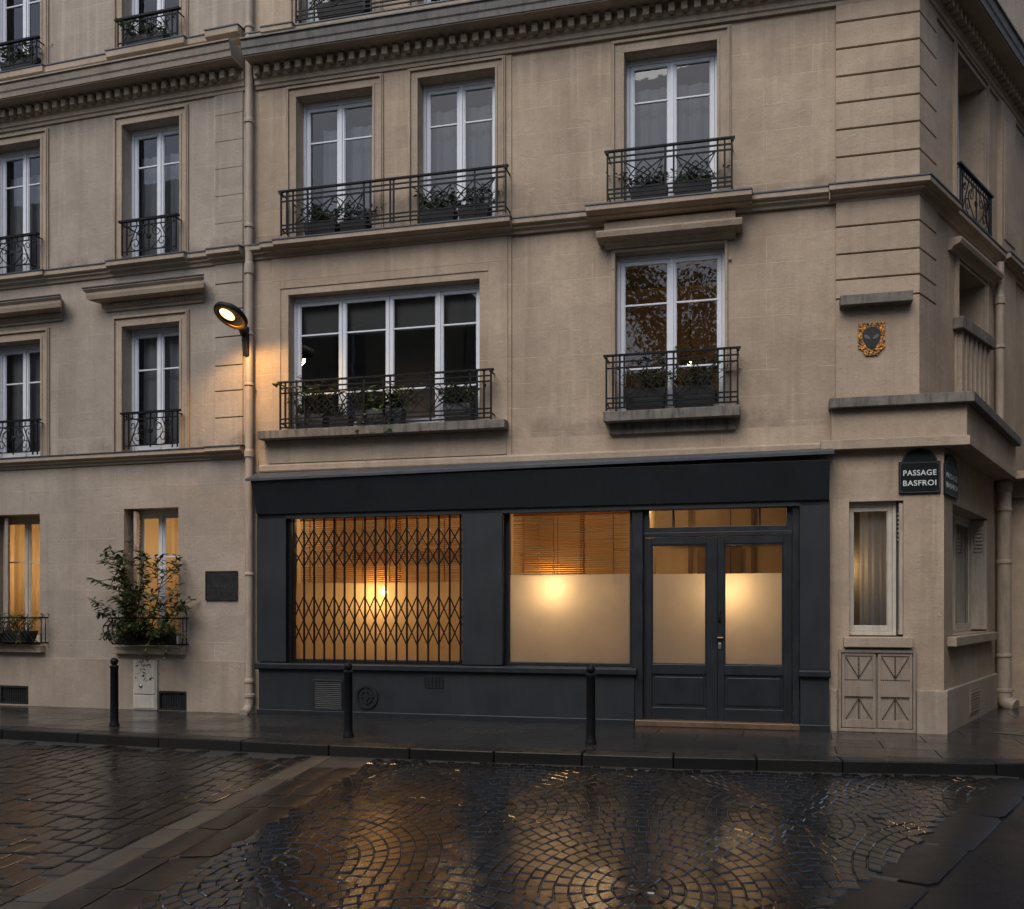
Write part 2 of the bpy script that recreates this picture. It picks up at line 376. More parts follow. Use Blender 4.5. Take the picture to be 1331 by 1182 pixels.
def side_of(p, a, b): return (b[0]-a[0])*(p[1]-a[1])-(b[1]-a[1])*(p[0]-a[0])
BL0, BL1 = (-2.85, 5.0), (-2.12, 11.5)          # left edge of the pale diagonal band
def bandx(y, o): return -2.85+(y-5.0)*.1123+o
RL0, RL1 = (1.40, 5.0), (4.95, 9.95)            # left edge of the smooth right-hand strip
def kerb_y(x):
    for i in range(len(KERB)-1):
        (x0, y0), (x1, y1) = KERB[i], KERB[i+1]
        if x0 <= x <= x1: return y0+(y1-y0)*(x-x0)/(x1-x0)
    return 9
def sett(mb, c, ex, ey, hw, hl, h, rn):
    """one domed stone: c centre, ex/ey unit axes, half width / half length"""
    k = 4; vs = []; sk = rn.uniform(-.06, .06); tz = rn.uniform(-.004, .004); tx = rn.uniform(-.019, .019); ty = rn.uniform(-.010, .010)
    jit = [[rn.uniform(-.07, .07) for _ in range(2)] for _ in range(4)]
    for j in range(k):
        for i in range(k):
            s = (-1, -.82, .82, 1)[i]; t = (-1, -.86, .86, 1)[j]
            w00 = (1-s)*(1-t)/4; w10 = (1+s)*(1-t)/4; w11 = (1+s)*(1+t)/4; w01 = (1-s)*(1+t)/4
            jx = w00*jit[0][0]+w10*jit[1][0]+w11*jit[2][0]+w01*jit[3][0]
            jy = w00*jit[0][1]+w10*jit[1][1]+w11*jit[2][1]+w01*jit[3][1]
            if i in (0, 3) and j in (0, 3): s *= .90; t *= .92
            x = (s+jx+sk*t)*hw; y = (t+jy)*hl
            edge = i in (0, 3) or j in (0, 3)
            z = (h*.38 if edge else h)+tz+(tx*x+ty*y)
            p = c+ex*x+ey*y; vs.append((p.x, -p.y, z))
    base = len(vs)
    ring = [0, 1, 2, 3, 7, 11, 15, 14, 13, 12, 8, 4]
    for q in ring: vs.append((vs[q][0], vs[q][1], -.02))
    fs = [(j*k+i, j*k+i+1, (j+1)*k+i+1, (j+1)*k+i) for j in range(k-1) for i in range(k-1)]
    fs += [(ring[(q+1) % 12], ring[q], base+q, base+(q+1) % 12) for q in range(12)]
    mb.add(vs, fs)
# joint bed under the setts, 8 mm above the road sheet
poly_sheet('joint_bed', [(-14, 3.2), (.28, 3.2), (5.08, 9.9)]+[p for p in reversed(KERB[:9])], .0005, M_JOINT)
# fan pattern of small setts
rn = random.Random(12); mb = MB()
A = 1.22; STR = 1.95                       # fan radius across the road, stretch along the road
DIRY = Vector((.13, .9915)); DIRX = Vector((.9915, -.13))
ORG = Vector((-.72, 3.9))
def fan_centre(i, j): return Vector(((2*i+(j & 1))*A, j*A*.93))
def inside(q, c, r=A): return (q-c).length < r
for j in range(-2, 6):
    for i in range(-2, 5):
        c = fan_centre(i, j); nr = 14
        for k in range(nr):
            r = (k+.5)*A/nr; dr = A/nr
            m = max(3, round(math.pi*r/(.090)))*2
            ph = rn.random()
            for a_ in range(m):
                th = 2*math.pi*(a_+ph)/m
                q = c+Vector((math.cos(th), math.sin(th)))*r
                # the fans nearer the camera lie on top
                hid = False
                for (di, dj) in ((0, -1), (-1, -1), (1, -1), (0, -2)):
                    jj = j+dj
                    if dj == -1: cc = Vector((c.x+di*A, c.y-A*.93)) if di else None
                    else: cc = Vector((c.x, c.y-2*A*.93))
                    if cc is not None and inside(q, cc, A-dr*.38): hid = True
                if hid: continue
                P = ORG+DIRX*q.x+DIRY*(q.y*STR)
                if P.x < bandx(P.y, .66) or side_of(P, RL0, RL1) < .10 or P.y > kerb_y(P.x)-.16 or P.y < 3.6: continue
                tq = Vector((-math.sin(th), math.cos(th))); rq = Vector((math.cos(th), math.sin(th)))
                tw = DIRX*tq.x+DIRY*(tq.y*STR); rw = DIRX*rq.x+DIRY*(rq.y*STR)
                lt, lr = tw.length, rw.length
                sett(mb, Vector((P.x, P.y, 0)), Vector((tw.x, tw.y, 0))/lt, Vector((rw.x, rw.y, 0))/lr,
                     lt*2*math.pi*r/m*.5*.955, lr*dr*.5*.94, .0135, rn)
tag(obj('cobbled_road', mb, M_SETT, smooth=11), kind='structure')
# rows of larger setts left of the band, band itself, and the strips at its sides
mb = MB(); rn = random.Random(5)
ax = Vector((.1115, .9938, 0)); bx = Vector((.9938, -.1115, 0))
row = 0; x = -.13
while x > -8.5:
    wd = .165+rn.uniform(-.015, .015); y = 3.4+rn.random()*.3; x -= wd
    while y < 15:
        ln = rn.uniform(.28, .5)
        c = Vector((bandx(y+ln/2, x+wd/2), y+ln/2, 0))
        if c.y+ln*.5 < kerb_y(c.x)-.05: sett(mb, c, bx, ax, wd*.475, ln*.482, .011, rn)
        y += ln
tag(obj('sett_rows', mb, M_SETTB, smooth=11), kind='structure')
mb = MB(); y = 3.4
while y < 11.2:
    ln = rn.uniform(.5, .8)
    if y+ln < kerb_y(bandx(y+ln, 0))-.03: sett(mb, Vector((bandx(y+ln/2, .0), y+ln/2, 0)), bx, ax, .115, ln*.49, .010, rn)
    y += ln
tag(obj('pale_stone_band', mb, M_BAND, smooth=True), kind='structure')
mb = MB(); y = 3.4
while y < 11.2:
    ln = rn.uniform(.5, .9)
    for o_, hw in ((.245, .115), (.505, .132)):
        if y+ln < kerb_y(bandx(y+ln, o_))-.03: sett(mb, Vector((bandx(y+ln/2, o_), y+ln/2, 0)), bx, ax, hw, ln*.492, .008, rn)
    y += ln
tag(obj('dark_stone_band', mb, M_STRIP, smooth=True), kind='structure')
mb = MB(); rd = Vector((RL1[0]-RL0[0], RL1[1]-RL0[1], 0)).normalized(); rp = Vector((rd.y, -rd.x, 0)); s_ = -1.5
while s_ < 6.0:
    ln = rn.uniform(.7, 1.3); c = Vector((RL0[0], RL0[1], 0))+rd*(s_+ln/2)+rp*.16
    sett(mb, c, rp, rd, .19, ln*.494, .008, rn); s_ += ln
tag(obj('smooth_stone_strip', mb, M_STRIP, smooth=True), kind='structure')

# ------------------------------------------------------------------ wall sheet with openings
def wall(mb, u0, u1, z0, z1, holes, n=0.0, dep=.3):
    us = sorted({u0, u1, *[h[0] for h in holes], *[h[1] for h in holes]}); us = [x for x in us if u0 <= x <= u1]
    zs = sorted({z0, z1, *[h[2] for h in holes], *[h[3] for h in holes]}); zs = [x for x in zs if z0 <= x <= z1]
    for i in range(len(us)-1):
        for j in range(len(zs)-1):
            uc, zc = (us[i]+us[i+1])/2, (zs[j]+zs[j+1])/2
            if any(h[0] < uc < h[1] and h[2] < zc < h[3] for h in holes): continue
            mb.quad((us[i], n, zs[j]), (us[i+1], n, zs[j]), (us[i+1], n, zs[j+1]), (us[i], n, zs[j+1]))
    for h in holes:
        a, b, c, d = h[:4]; D = n-(h[4] if len(h) > 4 else dep)
        mb.quad((a, n, c), (a, n, d), (a, D, d), (a, D, c)); mb.quad((b, n, c), (b, D, c), (b, D, d), (b, n, d))
        mb.quad((a, n, d), (b, n, d), (b, D, d), (a, D, d)); mb.quad((a, n, c), (a, D, c), (b, D, c), (b, n, c))
def room(u0, u1, z0, z1, n1, depth, pad=.35, pz=.3):
    mb = MB(); a, b, c, d = u0-pad, u1+pad, z0-pz, z1+pz; e = n1-depth
    mb.quad((a,e,c),(b,e,c),(b,e,d),(a,e,d)); mb.quad((a,n1,c),(a,e,c),(a,e,d),(a,n1,d)); mb.quad((b,n1,c),(b,n1,d),(b,e,d),(b,e,c))
    mb.quad((a,n1,d),(a,e,d),(b,e,d),(b,n1,d)); mb.quad((a,n1,c),(b,n1,c),(b,e,c),(a,e,c))
    # the inner face of the wall round the opening
    mb.quad((a,n1,c),(u0,n1,c),(u0,n1,d),(a,n1,d)); mb.quad((u1,n1,c),(b,n1,c),(b,n1,d),(u1,n1,d))
    mb.quad((u0,n1,c),(u1,n1,c),(u1,n1,z0),(u0,n1,z0)); mb.quad((u0,n1,z1),(u1,n1,z1),(u1,n1,d),(u0,n1,d))
    return mb
def window(B, M, u0, u1, z0, z1, dep=.28, n=0.0, splits=None, trans=(), mat=None, rmat=None, rdepth=2.2, head=.03, glass=None, hand=True):
    mat = mat or M_WHITE; rmat = rmat or M_ROOM; nf = n-dep
    mb = MB(); fw = .045; zt = z1-head
    mb.box(u0, u0+fw, nf, nf+.075, z0, z1); mb.box(u1-fw, u1, nf, nf+.075, z0, z1)
    mb.box(u0+fw, u1-fw, nf, nf+.075, zt-fw, z1); mb.box(u0+fw, u1-fw, nf, nf+.085, z0, z0+.05)
    W = obj('window', mb, mat, B, M, bev=.006)
    ed = [u0+fw]+(splits if splits is not None else [(u0+u1)/2])+[u1-fw]
    for k in range(len(ed)-1):
        a, b = ed[k]+.003, ed[k+1]-.003; c, d = z0+.053, zt-fw-.003; st = .052
        s = MB(); s0, s1 = nf+.018, nf+.062
        s.box(a, a+st, s0, s1, c, d); s.box(b-st, b, s0, s1, c, d)
        s.box(a+st, b-st, s0, s1, d-st, d); s.box(a+st, b-st, s0, s1, c, c+.075)
        for q in (a+st, b-st-.012): s.box(q, q+.012, s1-.02, s1-.012, c+.075, d-st)
        for t in trans: s.box(a+st, b-st, nf+.025, nf+.056, t-.012, t+.012)
        if k == len(ed)-2 and len(ed) > 2 and hand: s.box(a-.02, a+.022, s1, s1+.018, c, d)
        sa = obj('sash', s, mat, W, M, bev=.004)
        g = MB(); g.quad((a+st, nf+.038, c+.07), (b-st, nf+.038, c+.07), (b-st, nf+.038, d-st), (a+st, nf+.038, d-st))
        obj('pane', g, glass or M_GLASS, W, M)
    if rdepth: obj('room_interior', room(u0, u1, z0, z1, nf-.002, rdepth), rmat, W, M)
    return W
def architrave(mb, u0, u1, z0, z1, w=.16, n=0.0):
    """moulded surround: three flat bands standing 2 to 5 cm proud, top piece laid over the two sides"""
    rings = ((0.0, .035, .03), (.035, w-.045, .018), (w-.045, w-.02, .05), (w-.02, w, .034))
    for a, b, p in rings:
        mb.box(u0-b, u0-a, n-.01, n+p, z0, z1+a); mb.box(u1+a, u1+b, n-.01, n+p, z0, z1+a)
        mb.box(u0-b, u1+b, n-.01, n+p, z1+a, z1+b)
def surrounds(B, M, items):
    for it in items:
        m = MB(); architrave(m, *it); obj('window_surround', m, M_TRIM, B, M, bev=.004)
def course(mb, segs, zt, zb, flash=None):
    """string course: (u0, u1, projection) runs with a stepped profile and a dark lead lip on top"""
    for u0, u1, p in segs:
        h = zt-zb
        mb.extr([(-.02, zb), (.03, zb), (.045, zb+h*.2), (p*.62, zb+h*.30), (p*.62, zb+h*.42), (p*.9, zb+h*.5), (p, zb+h*.56), (p, zt-.02), (-.02, zt)], u0, u1)
        if flash is not None: flash.extr([(-.01, zt+.001), (p+.012, zt-.019), (p+.012, zt-.002), (-.01, zt+.022)], u0-.008, u1+.008)
def cornice(mb, lip, den, u0, u1, z, p, m0=0.0, m1=0.0, ds=.168):
    """z: underside of dentil band"""
    mb.extr([(-.02, z-.14), (.03, z-.14), (.035, z-.10), (.06, z-.085), (.06, z-.02), (.085, z), (.085, z+.14), (.20, z+.15), (p*.86, z+.155), (p*.86, z+.17), (-.02, z+.17)], u0, u1, m0, m1)
    lip.extr([(-.02, z+.171), (p*.9, z+.171), (p*.93, z+.24), (p*.97, z+.26), (p, z+.32), (p, z+.36), (p+.03, z+.365), (p+.03, z+.385), (-.02, z+.42)], u0, u1, m0, m1)
    x = u0+m0*.2+.05
    while x < u1+m1*.2-.08:
        den.box(x, x+.085, .085, .19, z+.012, z+.128); x += ds

# ------------------------------------------------------------------ ironwork
def rail_deco(B, M, u0, u1, n, z0, z1, posts, panels):
    """wide bar railing: doubled rails, upright bars and lattice panels"""
    h = z1-z0; mb = MB()
    mb.box(u0-.03, u1+.03, n-.025, n+.025, z1-.022, z1)
    for e_ in (u0+.005, u1-.005): mb.box(e_-.02, e_+.02, n-.028, n+.028, z1-.05, z1-.022)
    O = obj('balcony_railing', mb, M_IRON, B, M)
    b = MB()
    for t in (.86, .75, .20, .11, .02): b.box(u0, u1, n-.009, n+.009, z0+h*t-.010, z0+h*t+.010)
    for p in posts: b.box(p-.012, p+.012, n-.010, n+.010, z0, z1-.022)
    for p in (u0+.01, u1-.01):
        b.box(p-.011, p+.011, n-.012, n+.012, z0-.02, z1-.022)
        b.box(p-.008, p+.008, -.02, n, z0+h*.11-.006, z0+h*.11+.010); b.box(p-.008, p+.008, -.02, n, z1-.05, z1-.034)
    obj('rail_bars', b, M_IRON, O, M)
    for a, bb in panels:
        c = MB()
        zl, zh = z0+h*.20, z0+h*.75; cx, cz = (a+bb)/2, (zl+zh)/2; wd = (bb-a)/2; hh = (zh-zl)/2
        for k, (s, zz) in enumerate(((-1, -1), (1, -1), (1, 1), (-1, 1))):
            c.bar((cx+s*wd, n, cz+zz*hh), (cx-s*wd*.1, n, cz-zz*hh*.1), .007)
        for sgn in (-1, 1):
            c.bar((cx, n+.01, cz+sgn*hh), (cx-wd*.62, n+.01, cz), .006); c.bar((cx, n+.01, cz+sgn*hh), (cx+wd*.62, n+.01, cz), .006)
            c.bar((cx+sgn*wd*.62, n+.01, cz), (cx+sgn*wd, n+.01, cz+hh), .006); c.bar((cx+sgn*wd*.62, n+.01, cz), (cx+sgn*wd, n+.01, cz-hh), .006)
        d = .36
        for q in range(4):
            t0, t1 = q*math.pi/2, (q+1)*math.pi/2
            c.bar((cx+math.cos(t0)*wd*d, n-.01, cz+math.sin(t0)*hh*d*1.4), (cx+math.cos(t1)*wd*d, n-.01, cz+math.sin(t1)*hh*d*1.4), .006)
        obj('rail_lattice', c, M_IRON, O, M)
    return O
def spiral(mb, cx, n, cz, r, a0, turns, sgn, th=.007, seg=22):
    pts = []
    for k in range(seg+1):
        t = k/seg; a_ = a0+sgn*turns*2*math.pi*t; rr = r*(1-.78*t)
        pts.append((cx+rr*math.cos(a_), n, cz+rr*math.sin(a_)))
    mb.tube(pts, th, 5)
def rail_scroll(B, M, u0, u1, n, z0, z1):
    h = z1-z0; mb = MB(); mb.box(u0-.04, u1+.04, n-.028, n+.028, z1-.03, z1)
    O = obj('window_railing', mb, M_IRON, B, M)
    b = MB()
    for t in (.80, .06): b.box(u0, u1, n-.008, n+.008, z0+h*t-.008, z0+h*t+.008)
    for p in (u0+.01, u0+.10, u1-.10, u1-.01): b.box(p-.009, p+.009, n-.009, n+.009, z0-.02, z1-.03)
    for p in (u0+.01, u1-.01): b.box(p-.008, p+.008, -.25, n, z1-.06, z1-.045)
    k = u0+.06
    while k < u1-.04:
        b.bar((k, n, z0+h*.8), (k, n, z1-.03), .006); k += .11
    obj('rail_bars', b, M_IRON, O, M)
    c = MB(); cx = (u0+u1)/2; wd = (u1-u0)/2-.11; zm = z0+h*.43; hh = h*.36
    c.box(cx-.008, cx+.008, n-.008, n+.008, z0, z1-.03)
    for s in (-1, 1):
        # S-scroll either side of the middle bar, closed by spirals
        pts = [(cx+s*(wd*.10+wd*.62*(math.sin(math.pi*q/16)**1.0)*(.55+.45*q/16)), n, zm-hh+2*hh*q/16) for q in range(17)]
        c.tube(pts, .007, 5)
        spiral(c, cx+s*wd*.38, n, zm+hh*.45, hh*.48, math.pi/2, 1.3, s)
        spiral(c, cx+s*wd*.62, n, zm-hh*.45, hh*.52, -math.pi/2, 1.3, s)
        spiral(c, cx+s*wd*.84, n, zm+hh*.55, hh*.32, math.pi, 1.1, -s)
        c.bar((cx+s*wd, n, zm-hh), (cx+s*wd*.55, n, zm+hh), .006)
    c.lathe((cx, n-.012, zm+hh*.1), [(.045, 0), (.05, .012), (.03, .024)], 10, 'n')
    obj('scrollwork', c, M_IRON, O, M)
    return O

# ------------------------------------------------------------------ plants
def leaf(mb, p, d, size, rn, wid=.42):
    d = Vector(d).normalized(); s = d.cross(Vector((rn.uniform(-.4, .4), rn.uniform(-.4, .4), 1)))
    if s.length < .1: s = Vector((1, 0, 0))
    s.normalize(); up = s.cross(d); p = Vector(p); w_ = size*wid
    a, b = p+d*size*.45+s*w_*.5+up*size*.07, p+d*size*.45-s*w_*.5+up*size*.07
    a2, b2 = p+d*size*.78+s*w_*.32+up*size*.02, p+d*size*.78-s*w_*.32+up*size*.02
    m1, m2 = p+d*size*.45, p+d*size*.8-up*size*.03
    t = p+d*size-up*size*.10
    mb.add([tuple(q) for q in (p, a, m1, b, a2, m2, b2, t)], [(0, 2, 1), (0, 3, 2), (1, 2, 5, 4), (2, 3, 6, 5), (4, 5, 7), (5, 6, 7)])
def planter(M, u, n, z, wd, dp, h, label, seed, nl=90, spread=1.0, hgt=.28, mat=None, lmat=None, group='window planters', size=.075, round_=False, trail=.0):
    nl = int(nl*1.5); hgt *= 1.2; size *= 1.1; rn = random.Random(seed); T = at(M, u, n, z)
    E_ = empty('planter', T, label, 'planter', group)
    p = MB()
    if round_:
        p.lathe((0, 0, 0), [(wd*.38, 0), (wd*.5, h*.9), (wd*.54, h*.9), (wd*.54, h), (wd*.46, h), (wd*.44, h*.86)], 16)
    else:
        a, b = wd/2, dp/2; k = .88
        p.add([(-a*k, -b*k, 0), (a*k, -b*k, 0), (a*k, b*k, 0), (-a*k, b*k, 0), (-a, -b, h), (a, -b, h), (a, b, h), (-a, b, h),
               (-a+.02, -b+.02, h), (a-.02, -b+.02, h), (a-.02, b-.02, h), (-a+.02, b-.02, h), (-a+.02, -b+.02, h-.03), (a-.02, -b+.02, h-.03), (a-.02, b-.02, h-.03), (-a+.02, b-.02, h-.03)],
              [(3,2,1,0),(0,1,5,4),(1,2,6,5),(2,3,7,6),(3,0,4,7),(4,5,9,8),(5,6,10,9),(6,7,11,10),(7,4,8,11),(8,9,13,12),(9,10,14,13),(10,11,15,14),(11,8,12,15),(12,13,14,15)])
    obj('pot', p, mat or M_POT, E_, T)
    st = MB(); lf = MB()
    for k in range(max(6, nl//7)):
        bx_ = rn.uniform(-.46, .46)*wd; by_ = rn.uniform(-.3, .3)*dp
        dirx = rn.uniform(-1, 1)*.6*spread+bx_/wd*.8; diry = rn.uniform(-.7, 1.0)*.55
        L_ = hgt*rn.uniform(.45, 1.15); fall = rn.random() < trail
        pts = []
        for q in range(6):
            t = q/5
            zz = h-.02+(L_*t*(1.15-.45*t) if not fall else .10*math.sin(t*3)-t*t*(h+.12))
            pts.append((bx_+dirx*L_*t*(.6+.6*t), by_+(diry if not fall else abs(diry)+.35)*L_*t, zz))
        st.tube(pts, .005, 4, .002)
        for q in range(1, 6):
            for _ in range(rn.randint(1, 2)):
                ang = rn.uniform(0, 6.28)
                leaf(lf, pts[q], (math.cos(ang), math.sin(ang), rn.uniform(-.5, .6)), size*rn.uniform(.6, 1.35), rn)
    obj('stems', st, M_STEM, E_, T); obj('foliage', lf, lmat or M_LEAF, E_, T)
    return E_
def curtain(M, u0, u1, n, z0, z1, label, seed=0, mat=None, folds=9, sweep=0.0, group='curtains behind the windows'):
    rn = random.Random(seed); mb = MB(); nu, nz = 60, 10; vs = []
    ph = rn.random()*6
    for j in range(nz+1):
        t = j/nz
        for i in range(nu+1):
            s = i/nu; pull = sweep*math.sin(t*math.pi)*.5
            u = u0+(u1-u0)*(s*(1-pull) if sweep >= 0 else 1-(1-s)*(1+pull))
            w_ = math.sin(s*folds*6.283+ph+.4*math.sin(t*2+ph))*.024*(.55+.45*(1-t))+math.sin(s*folds*2.7+ph*2)*.02
            vs.append((u, n+w_, z0+(z1-z0)*t))
    mb.add(vs, [(j*(nu+1)+i, j*(nu+1)+i+1, (j+1)*(nu+1)+i+1, (j+1)*(nu+1)+i) for j in range(nz) for i in range(nu)])
    return tag(obj('curtain', mb, mat or M_CURT, None, M, smooth=True), label, 'curtain', group)
def lamp_light(M, u, n, z, power, r=.05, col=WARM, spot=None, name='bulb_light'):
    ld = bpy.data.lights.new(name, 'POINT'); ld.energy = power*.38; ld.color = col; ld.shadow_soft_size = r
    o = bpy.data.objects.new(name, ld); COL.objects.link(o); o.matrix_basis = at(M, u, n, z); return o
def pendant(M, u, n, z, power, label, drop=.9, r=.06, group='pendant lamps in the shop', lit=True, rl=None):
    T = at(M, u, n, z); E_ = empty('pendant_lamp', T, label, 'lamp', group)
    b = MB(); b.lathe((0, 0, 0), [(.004, -r), (r*.6, -r*.8), (r, -r*.1), (r*.8, r*.6), (r*.35, r*1.1), (r*.3, r*1.4)], 16)
    obj('bulb', b, M_BULB, E_, T, smooth=True)
    c = MB(); c.lathe((0, 0, r*1.4), [(r*.36, 0), (r*.36, .05), (.006, .07), (.006, drop)], 10)
    obj('socket', c, M_POT, E_, T)
    # the lamp's own light sits just below its bulb
    l = lamp_light(M, u, n, z-r-.07, power, rl or .05); l.parent = E_; l.matrix_basis = Matrix.Translation((0, 0, -r-.07))
    return E_

# ================================================================== CORNER BUILDING
B = empty('apartment_building', F, 'beige stucco corner apartment building with dark shop, quoined corner and dentil cornice', 'building')
U0, U1 = -.02, 9.283
W2A, W2B, W2C = (.76, 1.96), (2.65, 3.79), (5.59, 6.82)
ZS = 7.08
holes1 = [(W2A[0], W2A[1], ZS, 9.20), (W2B[0], W2B[1], ZS, 9.22), (.62, 3.56, 4.30, 6.31, .25), (.80, 1.96, 10.25, 12.2), (2.65, 3.79, 10.25, 12.2)]
mb = MB(); wall(mb, U0, 4.02, 3.7, 12.8, holes1, 0)
mb.quad((4.02, 0, 3.7), (4.02, -.022, 3.7), (4.02, -.022, 12.8), (4.02, 0, 12.8))
mb.quad((U0, 0, 3.7), (U0, 0, 12.8), (U0, -.5, 12.8), (U0, -.5, 3.7))
obj('wall', mb, M_WALL, B, F)
holes2 = [(W2C[0], W2C[1], ZS, 9.18), (5.47, 6.92, 4.31, 6.49, .24), (5.59, 6.82, 10.25, 12.2)]
mb = MB(); wall(mb, 4.02, U1, 3.7, 12.8, holes2, -.022)
obj('wall', mb, M_WALL, B, F)
# step of the recess round the four-light window
mb = MB(); mb.box(.50, .62, -.10, .004, 4.29, 6.40); 
mb = MB()
for a, b, c, d in ((.36, .50, 4.30, 6.52), (3.69, 3.97, 4.30, 6.52), (.50, 3.69, 6.405, 6.52)): mb.box(a, b, -.01, .014, c, d)
mb.box(.36, 3.97, -.01, .014, 6.52, 6.86)
obj('window_panel', mb, M_WALL2, B, F, bev=.004)
# main ground floor wall behind and beside the shop
mb = MB(); wall(mb, 8.18, 9.593, .10, 3.72, [(8.47, 9.12, 1.33, 3.05, .34)], 0)
mb.quad((U0, 0, .1), (.25, 0, .1), (.25, 0, 3.72), (U0, 0, 3.72)); mb.quad((.2, 0, 3.5), (8.2, 0, 3.5), (8.2, 0, 3.72), (.2, 0, 3.72))
obj('wall', mb, M_WALL2, B, F)
mb = MB(); mb.box(U0, 9.2, -6, -.6, 12.8, 12.95); obj('roof', mb, M_ZINC, B, F)
for q in ((8.236, 8.325, -.02, .045, .10, .655), (9.265, 9.63, -.02, .045, .10, .665)): obj('plinth', MB().box(*q), M_PLINTH, B, F, bev=.012)
# architraves, hoods, courses, quoins, ledges
surrounds(B, F, [(W2A[0], W2A[1], ZS, 9.20, .165), (W2B[0], W2B[1], ZS, 9.22, .15), (.80, 1.96, 10.25, 12.2, .15), (2.65, 3.79, 10.25, 12.2, .15), (W2C[0], W2C[1], ZS, 9.18, .175, -.022), (5.59, 6.82, 10.25, 12.2, .17, -.022)])
mb = MB()
for a, b, c, d in ((5.415, 5.47, 4.31, 6.49), (6.92, 6.955, 4.31, 6.49), (5.415, 6.955, 6.49, 6.535)): mb.box(a, b, -.03, .012, c, d)
for q in (5.44, 6.985): mb.lathe((q, -.01, 6.28), [(.02, 0), (.02, .03)], 8, 'n')
obj('window_surround', mb, M_TRIM, B, F, bev=.004)
mb = MB(); fl = MB()
course(mb, [(-.01, .26, .15), (.26, .50, .20), (.50, 4.06, .26), (4.06, 5.12, .15), (5.12, 7.27, .32), (7.27, 8.22, .15)], 7.055, 6.865, fl)
mb.extr([(-.02, 6.865), (.17, 6.865), (.17, 7.035), (-.02, 7.055)], 8.22, 8.23)
P = .20; h = .19; zb, zt = 6.865, 7.055
prof = [(-.02, zb), (.03, zb), (.045, zb+h*.2), (P*.62, zb+h*.30), (P*.62, zb+h*.42), (P*.9, zb+h*.5), (P, zb+h*.56), (P, zt-.02), (-.02, zt)]
MT = math.tan(R(63.41/2))          # mitre of the obtuse corner
mb.extr(prof, 8.22, U1, 0, MT); fl.extr([(-.01, zt+.001), (P+.012, zt-.019), (P+.012, zt-.002), (-.01, zt+.022)], 8.21, U1, 0, MT)
obj('string_course', mb, M_TRIM, B, F, bev=.004); obj('lead_flashing', fl, M_ZINC, B, F)
mb = MB(); fl = MB(); course(mb, [(-.01, .30, .15), (.30, .80, .25), (.80, 2.2, .16), (2.2, 4.02, .16)], 10.18, 9.985, fl)
obj('string_course', mb, M_TRIM, B, F, bev=.004); obj('lead_flashing', fl, M_ZINC, B, F)
mb = MB()
mb.extr([(-.03, 6.535), (.05, 6.535), (.06, 6.555), (.13, 6.575), (.14, 6.60), (.22, 6.625), (.23, 6.69), (.19, 6.705), (.12, 6.72), (.12, 6.865), (-.03, 6.865)], 5.34, 7.06)
mb.extr([(.0, 6.601), (.25, 6.626), (.27, 6.69), (.27, 6.71), (.14, 6.745), (0, 6.75)], 5.25, 7.15)
obj('window_hood', mb, M_TRIM, B, F, bev=.005)
mb = MB(); lip = MB(); den = MB()
cornice(mb, lip, den, .10, U1, 9.53, .45, 0, MT)
obj('cornice', mb, M_TRIM, B, F); obj('cornice_crown', lip, M_LEAD, B, F); obj('dentils', den, M_TRIM, B, F, bev=.006)
mb = MB()
for z0, z1 in ((7.06, 7.43), (7.45, 7.78), (7.80, 8.12), (8.14, 8.46), (8.48, 8.81), (8.83, 9.15), (9.17, 9.388), (5.885, 6.19), (6.21, 6.54), (6.56, 6.862), (5.64, 5.865)):
    z0, z1 = z0-.003, z1+.003; mb.extr([(-.03, z0), (.02, z0), (.035, z0+.008), (.035, z1-.008), (.02, z1), (-.03, z1)], 8.31, U1, 0, MT)
obj('quoin', mb, M_WALL2, B, F)
mb = MB(); mb.extr([(-.03, 4.34), (.03, 4.34), (.03, 5.62), (-.03, 5.62)], 8.31, U1, 0, MT); obj('corner_panel', mb, M_WALL2, B, F)
mb = MB(); mb.box(8.35, 9.21, 0, .20, 5.505, 5.63); obj('stone_ledge', mb, M_LEDGE, B, F, bev=.008)
mb = MB(); mb.box(.23, 3.98, -.20, .22, 4.165, 4.285); obj('window_sill', mb, M_LEDGE, B, F, bev=.008)
mb = MB(); mb.box(5.34, 7.12, -.22, .22, 4.18, 4.312); mb.box(5.40, 7.06, -.02, .05, 4.03, 4.18); obj('window_sill', mb, M_LEDGE, B, F, bev=.008)
mb = MB(); mb.extr([(-.02, 3.70), (.05, 3.70), (.06, 3.72), (.06, 3.79), (.03, 3.815), (-.02, 3.82)], .17, 8.12); mb.box(.30, 3.95, -.02, .018, 3.83, 4.16)
obj('base_moulding', mb, M_TRIM, B, F, bev=.004)
# corner ledge: front run, then along the side wall (ground floor direction)
GN = Matrix(G)
def corner_pt(nf, ng):
    # plan point where front plane offset nf meets ground-side plane offset ng
    fo = F @ Vector((0, -nf, 0)); fu = (F.to_3x3() @ Vector((1, 0, 0))); go = G @ Vector((0, -ng, 0)); gu = (G.to_3x3() @ Vector((1, 0, 0)))
    d = go-fo; det = fu.x*(-gu.y)+gu.x*fu.y
    return fo+fu*((d.x*(-gu.y)+gu.x*d.y)/det)
def corner_slab(name, mat, nf, ng, z0, z1, u0, gend, back, bev=.008):
    a = F @ Vector((u0, -nf, 0)); b = corner_pt(nf, ng); c = G @ Vector((gend, -ng, 0)); d = G @ Vector((gend, back, 0)); e_ = F @ Vector((u0, back, 0))
    m = F @ Vector((U1-.6, 1.2, 0))
    pts = [a, b, c, d, m, e_]; mb = MB(); k = len(pts)
    mb.add([(p.x, -p.y, z0) for p in pts]+[(p.x, -p.y, z1) for p in pts], [tuple(range(k-1, -1, -1)), tuple(range(k, 2*k))]+[(i, (i+1) % k, k+(i+1) % k, k+i) for i in range(k)])
    return obj(name, mb, mat, B, W0, bev=bev)
